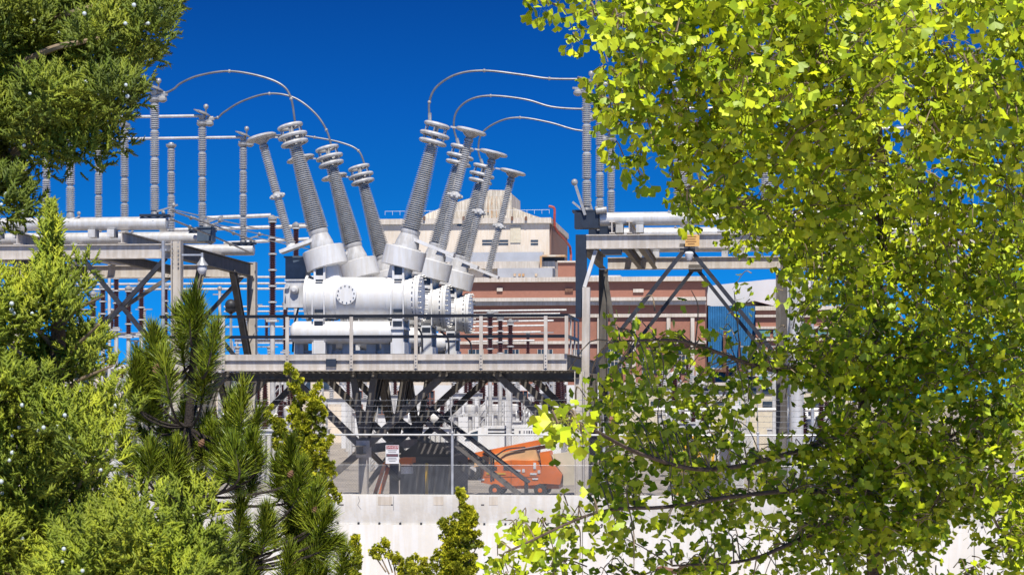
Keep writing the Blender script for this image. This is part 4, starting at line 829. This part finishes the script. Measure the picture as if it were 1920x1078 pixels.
m = MB(); m.bar(Q(1255, 850, vy-.9), Q(1345, 880, vy-.9), .16); m.build('arm', 'yellow', yl)
for px in (1276, 1340): wheel(yl, (Q(px, 905, vy)[0], vy-.9, ZG+.45), .45, .3, 'yellow')
br_ = thing('bent_pipe', W(Q(1285, 1075, -10)), 'brown rusty bent pipe rail low against the white wall', 'pipe')
m = MB(); m.path([Q(1232, 1090, -10), Q(1236, 1066, -10), Q(1262, 1070, -10), Q(1300, 1070, -10), Q(1335, 1066, -10), Q(1340, 1095, -10)], .07, 8, 4); m.build('pipe', 'rust_brown', br_); m = MB(); m.bar(Q(1290, 1072, -10), Q(1300, 1100, -10), .16); m.build('post', 'rust_brown', br_)

# ---------------------------------------------------------------- vegetation
def scatter(name, m, tv, tf, T, loc, parent, rnd=None):
    n, k, f = len(loc), len(tv), len(tf); tf = np.array(tf)
    org = np.array(parent['_o']); co_ = (np.einsum('nij,kj->nki', T, tv)+loc[:, None, :]-org).reshape(-1, 3)
    me = bpy.data.meshes.new(name); me.vertices.add(n*k); me.vertices.foreach_set('co', co_.ravel().astype(np.float32))
    me.loops.add(n*f*3); me.loops.foreach_set('vertex_index', (tf[None]+(np.arange(n)*k)[:, None, None]).ravel().astype(np.int32))
    me.polygons.add(n*f); me.polygons.foreach_set('loop_start', (np.arange(n*f)*3).astype(np.int32))
    me.update(calc_edges=True); me.materials.append(M[m])
    a = me.attributes.new('rnd', 'FLOAT', 'FACE'); r = RNG.random(n) if rnd is None else rnd; a.data.foreach_set('value', np.repeat(r, f).astype(np.float32))
    o = bpy.data.objects.new(name, me); COL.objects.link(o); o.parent = parent; return o
def nrm(a): return a/(np.linalg.norm(a, axis=-1, keepdims=True)+1e-9)
def basis(axis, normal, sx, sy=None):    # columns: x side, y along axis, z normal
    y = nrm(axis); x = nrm(np.cross(y, normal)); z = np.cross(x, y); s = np.asarray(sx)[:, None]; t = s if sy is None else np.asarray(sy)[:, None]
    return np.stack([x*s, y*t, z*s], axis=2)
def wpts(px, py, Y): return np.stack([(px-960)/F*Y, Y, ZC+(HY-py)/F*Y], axis=1)
def tree(name, px, Y, label, cat): c = P(px, HY, Y); return thing(name, (c[0], c[1], 0), label, cat)

# ginkgo: fan leaf with wavy notched edge and petiole
def fan(seed):
    r = random.Random(seed); pts = [(0, .02, 0)]; n = 9
    for i in range(n):
        a = math.radians(-54+108*i/(n-1)); R_ = .66+.05*r.uniform(-1, 1)-(.16 if i == n//2 else 0)-(.05 if i in (0, n-1) else 0)
        x, y = math.sin(a)*R_, math.cos(a)*R_; pts.append((x, y+.02, .10*abs(x)-.10*y*y+r.uniform(-.03, .03)))
    fs = [(0, i+1, i+2) for i in range(n-1)]
    k = len(pts); pts += [(-.012, .03, 0), (.012, .03, 0), (0, -.75, .12)]; fs.append((k, k+1, k+2))
    return np.array(pts), fs
GRID = """00467888899998558 00037899999999679 00056789999998799 00006678899989999 00003568889968969 00000336888998357
00000069999999869 00000022689799999 00000000268799999 00001111266999898 00024444368999888 00014554428999999
00166776224999999 00587775323899898 00167566767899998 00265667778999976 15663557677898624 66421432256775216""".split()
gt = tree('ginkgo_tree', 1640, 7.6, 'young ginkgo with bright yellow green fan leaves filling the picture beside the gantry', 'tree')
limbs = []
def limb(pts, r0, r1, m):                # pts: (px, py, Y)
    p = [P(x, y, Y+.85*min(1, max(0, (x-1250)/300))*min(1, max(0, (y-150)/400))) for x, y, Y in pts]; m.path(p, r0, 7, 5, r1); limbs.append(np.array(p)); return p
m = MB(world); limb([(1640, 3900, 7.6), (1632, 2000, 7.6), (1640, 1078, 7.6), (1612, 950, 7.6), (1618, 780, 7.6), (1640, 600, 7.65), (1655, 400, 7.7), (1640, 200, 7.7), (1600, 0, 7.75), (1590, -160, 7.8)], .034, .012, m); m.build('trunk', 'bark', gt)
mb_ = MB(world)
L_ = [[(1612, 930, 7.6), (1500, 920, 7.4), (1380, 930, 7.2), (1250, 950, 7.0), (1120, 960, 6.8), (960, 1030, 6.6)], [(1620, 800, 7.6), (1480, 850, 7.3), (1330, 880, 7.1), (1200, 850, 6.7), (1080, 790, 6.3), (1030, 800, 6.2)],
      [(1630, 680, 7.6), (1500, 700, 7.5), (1400, 680, 7.3), (1280, 640, 7.1), (1150, 640, 6.9)], [(1640, 560, 7.7), (1560, 470, 7.6), (1450, 400, 7.5), (1330, 370, 7.3), (1260, 350, 7.2)],
      [(1655, 420, 7.7), (1560, 330, 7.6), (1430, 280, 7.5), (1300, 230, 7.4), (1180, 230, 7.3)], [(1650, 300, 7.7), (1540, 200, 7.6), (1400, 130, 7.5), (1250, 90, 7.3), (1110, 40, 7.2), (1020, 0, 7.1)],
      [(1630, 150, 7.7), (1530, 60, 7.6), (1400, 0, 7.5), (1280, -60, 7.4)], [(1650, 380, 7.7), (1740, 280, 7.5), (1840, 200, 7.3), (1960, 120, 7.2)], [(1640, 560, 7.7), (1740, 480, 7.7), (1850, 420, 7.6), (1960, 330, 7.5)],
      [(1625, 720, 7.6), (1720, 650, 7.9), (1800, 600, 8.2), (1940, 560, 8.4)], [(1615, 860, 7.6), (1740, 840, 7.9), (1850, 780, 8.2), (1950, 760, 8.5)], [(1640, 200, 7.7), (1720, 80, 7.9), (1800, 0, 8.1)], [(1612, 960, 7.6), (1500, 1010, 7.3), (1400, 1050, 7.2), (1260, 1060, 7.1)],
      [(1620, 1000, 7.6), (1740, 980, 7.8), (1830, 930, 8), (1880, 1000, 8.2), (1920, 1020, 8.3)], [(1640, 620, 7.7), (1600, 500, 8.3), (1500, 380, 8.9)], [(1650, 450, 7.7), (1700, 380, 8.5), (1800, 330, 9.2)]]
for l in L_: limb(l, .011, .0035, mb_)
LP = np.concatenate([np.concatenate([a+(b-a)*t for t in np.linspace(0, 1, 12)[:, None, None]]).reshape(-1, 3) for l in limbs[1:] for a, b in zip(l[:-1], l[1:])])
locs = []; rg = np.random.default_rng(3); CELLS = []
for j, row in enumerate(GRID):
    for i, ch in enumerate(row): CELLS.append((900+i*60, j*60, int(ch)))
for x in range(1020, 1960, 60): CELLS.append((x, -60, 8 if x > 1100 else 4))
for y in range(-60, 1080, 60): CELLS.append((1920, y, 8))
for x in range(960, 1980, 60): CELLS.append((x, 1080, 5))
sm = MB(world)
for cx, cy, dns in CELLS:
    nl = int(dns**2.1*1.42*(1.45 if cx > 1480 and cy > 420 else 1.)) ; nt_ = max(1, nl//8)
    if dns == 0: continue
    for _ in range(nt_):
        if _ % 5 == 0: kx, ky = cx+rg.uniform(0, 60), cy+rg.uniform(0, 60); kY = rg.uniform(-.5, .5)
        px, py = kx+rg.normal(0, 17), ky+rg.normal(0, 13)
        tt = min(1, max(0, (py-60)/560)); tt = tt*tt*(3-2*tt); wr = min(1, max(0, (px-1180)/300))
        Y = 6.35+(.9+1.0*wr)*tt+kY+rg.uniform(-.16, .2)
        if rg.random() < .25 and px > 1350: Y += 1.2
        if 1000 < px < 1110 and 740 < py < 880: Y = rg.uniform(5.4, 6.4)
        c = P(px, py, Y); d_ = np.linalg.norm((LP-c)*np.array((1, .55, 1)), axis=1); k = int(np.argmin(d_)); a = LP[k]
        if np.linalg.norm(a-c) > .3: a = c+(a-c)*(.12/np.linalg.norm(a-c))
        mid = (a+c)/2+np.array((rg.uniform(-.02, .02), 0, rg.uniform(0, .05))); sm.path([a, mid, c], .0028, 4, 3, .0014)
        q = nl/nt_; q = max(2, int(q)+(rg.random() < q % 1))
        dr = c-a; dr /= np.linalg.norm(dr)+1e-6
        for _k in range(q): t = rg.random(); locs.append(c-dr*rg.uniform(0, .11)+rg.normal(0, .017, 3))
locs = np.array(locs)
sm.build('twigs', 'twig', gt); mb_.build('branches', 'bark', gt)
n = len(locs); ax = nrm(rg.normal(0, .65, (n, 3))+np.array((0, -.1, -.42))); no_ = nrm(rg.normal(0, .7, (n, 3))+np.array((0, -.2, .5)))
size = rg.uniform(.030, .051, n)*np.where(rg.random(n) < .12, 1.2, 1)
h = rg.integers(0, 3, n); cr_ = gt
for q in range(3):
    tv, tf = fan(q+1); s = h == q; tv = tv-np.array((0, -.75, 0)); T = basis(ax[s], no_[s], size[s]); scatter('leaf_crown', 'ginkgo_leaf', tv, tf, T, locs[s], gt)

# juniper spray: a thin axis with side branchlets, each a three sided spike
def spike(a, b, w, vs, fs):
    a, b = np.array(a), np.array(b); x, y, d = frame_of(b-a); k = len(vs)
    for t in range(3): q = t*2.094; vs.append(a+(math.cos(q)*x+math.sin(q)*y)*w)
    vs.append(b); fs += [(k, k+1, k+3), (k+1, k+2, k+3), (k+2, k, k+3)]
def spray(seed, n=7):
    r = random.Random(seed); vs, fs = [], []; spike((0, 0, 0), (0, 1, 0), .075, vs, fs)
    for i in range(n):
        t = .1+.75*i/n; s = 1 if i % 2 else -1; l = .42*(1-t*.5); a = (0, t, 0)
        spike(a, (s*l*.62*r.uniform(.8, 1.2), t+l*.8, r.uniform(-.22, .22)), .072, vs, fs)
    return np.array(vs), fs
def clumps(cells, per, Yf, rad, spr, rg, up=.5):
    L1, A1 = [], []
    for cx, cy, dns in cells:
        q = dns*per
        for _ in range(int(q)+(rg.random() < q % 1)):
            px, py = cx+rg.uniform(0, 60), cy+rg.uniform(0, 60); Y = Yf(px, py); c = P(px, py, Y); R_ = rad*rg.uniform(.6, 1.25)*(1 if dns > 4 else .55)
            k = int(R_*R_*12.57/spr); d = nrm(rg.normal(0, 1, (k, 3))+np.array((0, -.25, .25))); dep = np.where(rg.random((k, 1)) < .25, rg.uniform(.2, .8, (k, 1)), rg.uniform(.82, 1.12, (k, 1)))
            L1.append(c+d*R_*dep*np.array((1, 1, .85))); A1.append(nrm(d*.75+np.array((0, -.1, up))+rg.normal(0, .35, (k, 3))))
    return np.concatenate(L1), np.concatenate(A1)
def grid(rows, x0, y0): return [(x0+i*60, y0+j*60, int(c)) for j, r in enumerate(rows) for i, c in enumerate(r) if c != '0']
def berries(parent, pts, r, seed):
    rg_ = random.Random(seed); first = None
    for p in pts:
        if first is None:
            m = MB(world); m.ball(np.array(p), r, 8); first = m.build('berry', 'berry', parent); base = np.array(p)
        else: c = first.copy(); COL.objects.link(c); c.parent = parent; c.location = Vector(np.array(p)-base); s = rg_.uniform(.75, 1.15); c.location += Vector((base-np.array(parent['_o']))*(1-s)); c.scale = (s, s, s)
def juniper(root, rows, x0, y0, Y0, spread, per, seed, mt, size, bn, br=.0042, extra=None, bpy_=None):
    rg = np.random.default_rng(seed); cells = grid(rows, x0, y0)
    Yf = lambda px, py: Y0+rg.uniform(-spread, spread)+.10*math.sin(px*.035+seed)*math.cos(py*.04)
    lo, axs = clumps(cells, per, Yf, .062, 5.0e-4, rg); n = len(lo)
    if extra is not None: pass
    no_ = nrm(rg.normal(0, 1, (n, 3))); sz = rg.uniform(.6, 1.15, n)*size; h = rg.integers(0, 3, n)
    for q in range(3): tv, tf = spray(q+seed); s = h == q; scatter('foliage_crown', mt, tv, tf, basis(axs[s], no_[s], sz[s]), lo[s], root, np.clip(rg.random(s.sum())*.6+.2+.2*np.sin(lo[s][:, 0]*31+lo[s][:, 2]*23), 0, 1))
    fr = lo[lo[:, 1] < Y0-spread*.1]; pk = fr[rg.choice(len(fr), bn, replace=False)]; pk = pk+np.array((0, -.045, .005)); berries(root, pk, br, seed)
ju = tree('juniper_tree', -160, 5.3, 'tall juniper with dense green foliage and pale berries against the sky, top corner', 'juniper')
J1 = ["999999960","999999960","999999950","999999930","999999820","999998400","999630000","998100000","991000000"]
m = MB(world); m.path([(P(-160, 0, 5.3)[0], 5.3, 0), P(-165, 900, 5.3), P(-150, 200, 5.3), P(-140, -300, 5.3)], .06, 10, 5, .03); m.build('trunk', 'bark', ju)
m = MB(world)
for a in ([(-150, 200, 5.3), (-20, 150, 5.2), (90, 95, 4.95), (150, 80, 4.95), (215, 65, 5.1)], [(-150, 320, 5.3), (0, 300, 5.2), (120, 200, 5.1), (200, 185, 5.1)], [(-150, 60, 5.3), (60, 50, 5.2), (130, 25, 5.0), (205, 5, 5.1)], [(-150, 400, 5.3), (-40, 340, 5.2), (60, 270, 5.1)]): m.path([P(*q) for q in a], .012, 6, 5, .004)
m.build('branches', 'twig', ju)
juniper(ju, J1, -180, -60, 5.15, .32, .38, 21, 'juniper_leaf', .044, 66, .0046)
jl_ = tree('juniper_tree', 70, 4.7, 'leafy juniper below the gantry ending in a thin pale spire at its tip', 'juniper')
J2 = ["00000000", "01121000", "08454000", "99688100", "99997300", "99997500", "99998100", "99997000", "99996000", "99997100", "99999500", "99999700"]
m = MB(world); m.path([(P(70, 0, 4.8)[0], 4.8, 0), P(80, 1400, 4.8), P(95, 900, 4.8), P(110, 600, 4.75), P(96, 470, 4.7), P(95, 400, 4.7)], .035, 8, 5, .003); m.build('trunk', 'bark', jl_)
m = MB(world); rj = random.Random(4)
for k in range(16):
    y = 560+k*34; sgn = -1 if k % 2 else 1; x = 105-k*.8; m.path([P(x, y+60, 4.78), P(x+sgn*40, y+20, 4.72), P(x+sgn*rj.uniform(80, 120), y-rj.uniform(0, 50), 4.66)], .007, 5, 4, .0025)
m.build('branches', 'twig', jl_)
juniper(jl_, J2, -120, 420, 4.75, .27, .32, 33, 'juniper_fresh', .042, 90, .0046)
rg5 = np.random.default_rng(55)          # spire
t = rg5.random(420); px = 96+rg5.normal(0, 1, 420)*(2+t*22); py = 398+t*210; lo = wpts(px, py, 4.7+rg5.normal(0, .03, 420)); axs = nrm(np.stack([(px-96)*.02, rg5.normal(0, .3, 420), np.ones(420)*.9], 1))
tv, tf = spray(5); scatter('spire_foliage', 'juniper_fresh', tv, tf, basis(axs, nrm(rg5.normal(0, 1, (420, 3))), rg5.uniform(.028, .05, 420)), lo, jl_)
js = tree('juniper_sprig', 290, 3.9, 'bright soft juniper sprig with a few berries at the foot of the pine', 'juniper')
m = MB(world); m.path([(P(280, 0, 3.95)[0], 3.95, 0), P(280, 1700, 3.95), P(290, 1120, 3.92), P(300, 1020, 3.9)], .012, 6, 5, .003); m.build('stem', 'twig', js)
juniper(js, ["003652", "159986", "799997"], 60, 955, 3.9, .12, .32, 44, 'juniper_fresh', .040, 9, .0038)

# pine
pn = tree('pine_tree', 420, 8.6, 'young pine with upright tufts of long dark green needles before the platform', 'pine')
m = MB(world); YP = 8.6
m.path([(P(420, 0, YP)[0], YP, 0), P(415, 2200, YP), P(400, 1300, YP), P(355, 1020, YP), P(346, 920, YP), P(352, 820, YP), P(362, 680, YP), P(365, 600, YP)], .05, 9, 5, .008); m.build('trunk', 'bark_dark', pn)
SH = [((366, 520), (364, 655)), ((330, 560), (345, 690)), ((412, 585), (388, 700)), ((283, 590), (290, 700)), ((248, 640), (285, 735)), ((300, 640), (325, 760)), ((395, 640), (372, 760)), ((345, 735), (350, 850)), ((300, 770), (338, 870)), ((252, 790), (325, 880)), ((240, 840), (330, 900)), ((395, 760), (362, 880)), ((268, 700), (300, 790)), ((458, 700), (446, 830)), ((430, 740), (430, 860)), ((490, 750), (455, 870)), ((420, 800), (410, 910)), ((455, 830), (440, 950)), ((492, 830), (465, 940)), ((545, 805), (542, 905)), ((518, 840), (520, 940)), ((570, 850), (548, 950)), ((602, 885), (588, 985)), ((625, 940), (590, 1020)), ((648, 1000), (585, 1040)), ((560, 930), (540, 1030)), ((505, 930), (490, 1040)), ((455, 920), (440, 1020)), ((412, 965), (410, 1075)), ((370, 990), (385, 1090)), ((380, 870), (370, 980)), ((335, 860), (345, 960)), ((620, 1060), (570, 1110)), ((545, 1010), (530, 1110)), ((480, 1010), (470, 1120)), ((222, 905), (235, 990)), ((195, 950), (232, 1010)), ((260, 940), (245, 1020)), ((440, 1040), (440, 1130)), ((590, 1010), (560, 1090)), ((345, 1040), (370, 1120)), ((300, 920), (340, 985)), ((220, 880), (236, 960))]
rq = random.Random(12)
POLY = [(240, 640, 330, 800), (300, 560, 410, 760), (230, 800, 360, 900), (390, 740, 500, 900), (380, 830, 560, 1080), (540, 900, 640, 1080), (330, 960, 520, 1090), (190, 930, 300, 1080)]
for k in range(46):
    x0_, y0_, x1_, y1_ = POLY[k % 8]; x_ = rq.uniform(x0_, x1_); y_ = rq.uniform(y0_+20, y1_); SH.append(((x_+rq.uniform(-18, 18), y_-45), (x_+rq.uniform(-22, 22)*.5, y_+50)))
NL, NA, NS = [], [], []; rp = np.random.default_rng(8); mm = MB(world); HUB = [P(352, 800, YP), P(350, 930, YP), P(390, 1150, YP), P(364, 680, YP), P(385, 1060, YP)]
for k, (tp, bp) in enumerate(SH):
    Y = YP+rp.uniform(-.42, .35); a, b = P(*bp, Y), P(*tp, Y); a[1] += rp.uniform(-.08, .08); ax = b-a; Ln = np.linalg.norm(ax); ax /= Ln
    hb = min(HUB, key=lambda q: np.linalg.norm(q-a)); mm.path([hb, (hb+a)/2+np.array((0, 0, -.03)), a, b-ax*.07], .0065, 5, 4, .004)
    n = 440; t = rp.random(n)**.8; x, y, d = frame_of(ax); th = rp.random(n)*6.283; rad = np.cos(th)[:, None]*x+np.sin(th)[:, None]*y
    an = np.radians(14+52*(1-t)+rp.normal(0, 10, n)); NA.append(np.cos(an)[:, None]*ax+np.sin(an)[:, None]*rad+np.array((0, 0, -.05))); nl_ = rp.uniform(.07, .112, n)*(1-.15*t)
    NL.append(a+ax*(t*(Ln-.07))[:, None]); NS.append(nl_)
mm.build('branches', 'bark_dark', pn)
NL, NA, NS = np.concatenate(NL), np.concatenate(NA), np.concatenate(NS); n = len(NL)
tv = np.array([(-.5, 0, 0), (.5, 0, 0), (0, 0, .8), (.35, .75, .1), (-.35, .75, .1), (0, 1, 0)]); tf = [(0, 1, 3), (0, 3, 4), (1, 2, 3), (2, 0, 4), (2, 4, 3), (3, 5, 4)]
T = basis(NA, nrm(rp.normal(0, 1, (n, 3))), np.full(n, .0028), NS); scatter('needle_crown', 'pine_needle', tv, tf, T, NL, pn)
for px, py, s in ((296, 690, .022), (392, 668, .02), (545, 888, .014), (378, 830, .015), (590, 955, .013), (550, 1055, .012)):
    m = MB(world); c = P(px, py, YP-.25); a, b = c+np.array((-s*.5, 0, -s)), c+np.array((s*.5, 0, s)); l = float(np.linalg.norm(b-a))
    m.lathe(a, b, [(l*t/8, s*(.25+.75*math.sin(math.pi*min(1, .12+t/9)))*(1 if t % 2 else .72)) for t in range(9)], 9); m.build('pine_cone', 'cone', pn)

# golden cypress: small flattened scale sprays in lumps
def flake(seed):
    r = random.Random(seed); vs, fs = [], []
    for i in range(6):
        a = math.radians(-65+26*i); l = r.uniform(.7, 1.); k = len(vs); c, s_ = math.cos(a), math.sin(a); w_ = .2
        vs += [(0, 0, 0), (s_*l*.55+c*w_, c*l*.55-s_*w_, r.uniform(-.1, .1)), (s_*l, c*l, r.uniform(-.15, .15)), (s_*l*.55-c*w_, c*l*.55+s_*w_, r.uniform(-.1, .1)), (s_*l*.5, c*l*.5, .22)]
        fs += [(k, k+1, k+4), (k+1, k+2, k+4), (k+2, k+3, k+4), (k+3, k, k+4)]
    return np.array(vs), fs
def cypress(px, Y, label, blobs, seed, dens=1.):
    o = tree('cypress_tree', px, Y, label, 'cypress'); rg = np.random.default_rng(seed); s = Y/F; LO, AX = [], []
    top = min(blobs, key=lambda b: b[1]); low = max(blobs, key=lambda b: b[1])
    m = MB(world); m.path([(P(px, 0, Y)[0], Y, 0), P(px, 1300, Y), P(low[0], low[1], Y), P(top[0], top[1]+20, Y)], .03, 6, 5, .004)
    for bx, by, r in blobs: m.path([P((bx+px)/2, by+r+30, Y), P(bx, by, Y)], .006, 5, 3, .003)
    m.build('trunk', 'twig', o)
    for bx, by, r in blobs:
        nn = max(4, int(r*r/22*dens))
        for _ in range(nn):
            d = nrm(rg.normal(0, 1, 3)); c = P(bx, by, Y)+d*r*s*rg.uniform(.35, .92)*np.array((1, 1, 1.1)); k = 16; dd = nrm(d+np.array((0, -.1, .7))+rg.normal(0, .3, 3))
            sd = nrm(rg.normal(0, 1, (k, 3))); LO.append(c+sd*.022*rg.random((k, 1))); AX.append(nrm(dd*.8+sd*.8))
    LO, AX = np.concatenate(LO), np.concatenate(AX); n = len(LO); tv, tf = flake(seed)
    scatter('foliage_crown', 'cypress_leaf', tv, tf, basis(AX, nrm(rg.normal(0, 1, (n, 3))), rg.uniform(.014, .026, n)), LO, o); return o
YC_ = 14.
cypress(575, YC_, 'golden green cypress with two pointed tips rising against the platform trusses', [(541, 690, 7), (546, 705, 10), (552, 722, 14), (560, 745, 19), (598, 720, 7), (597, 738, 12), (590, 760, 22), (568, 775, 28), (598, 775, 18), (560, 800, 26), (585, 812, 26), (525, 800, 17), (505, 775, 10), (515, 788, 12), (530, 830, 24), (555, 845, 30), (590, 850, 28), (612, 835, 14), (620, 825, 9), (600, 880, 30), (565, 890, 32), (615, 875, 14), (595, 920, 30), (570, 940, 34), (620, 915, 13), (632, 930, 9), (560, 985, 34), (600, 960, 22), (570, 1030, 30)], 3)
cypress(860, YC_, 'golden green cypress with a bent pointed tip standing clear against the wall', [(862, 920, 6), (866, 932, 10), (872, 948, 14), (876, 965, 18), (868, 980, 20), (850, 975, 12), (888, 975, 12), (840, 985, 13), (830, 982, 8), (862, 1000, 26), (880, 1010, 18), (845, 1015, 22), (860, 1035, 30), (885, 1050, 16), (848, 1055, 26), (825, 1045, 14), (870, 1075, 28), (840, 1085, 26), (812, 1062, 12), (800, 1075, 14), (780, 1075, 14), (862, 1105, 34), (893, 1000, 8), (896, 1020, 7)], 5)
cypress(750, YC_+.5, 'low golden cypress branch arching beside the taller cypress', [(698, 1035, 7), (710, 1035, 11), (722, 1030, 13), (724, 1018, 8), (735, 1042, 11), (748, 1055, 13), (765, 1055, 12), (780, 1050, 9), (790, 1058, 12), (770, 1075, 14), (755, 1080, 14)], 6)
cypress(662, YC_-1.5, 'small pointed golden cypress between the pine and the wall', [(667, 1008, 5), (666, 1020, 8), (664, 1034, 11), (668, 1048, 13), (660, 1060, 15), (664, 1078, 18), (662, 1100, 20)], 9)
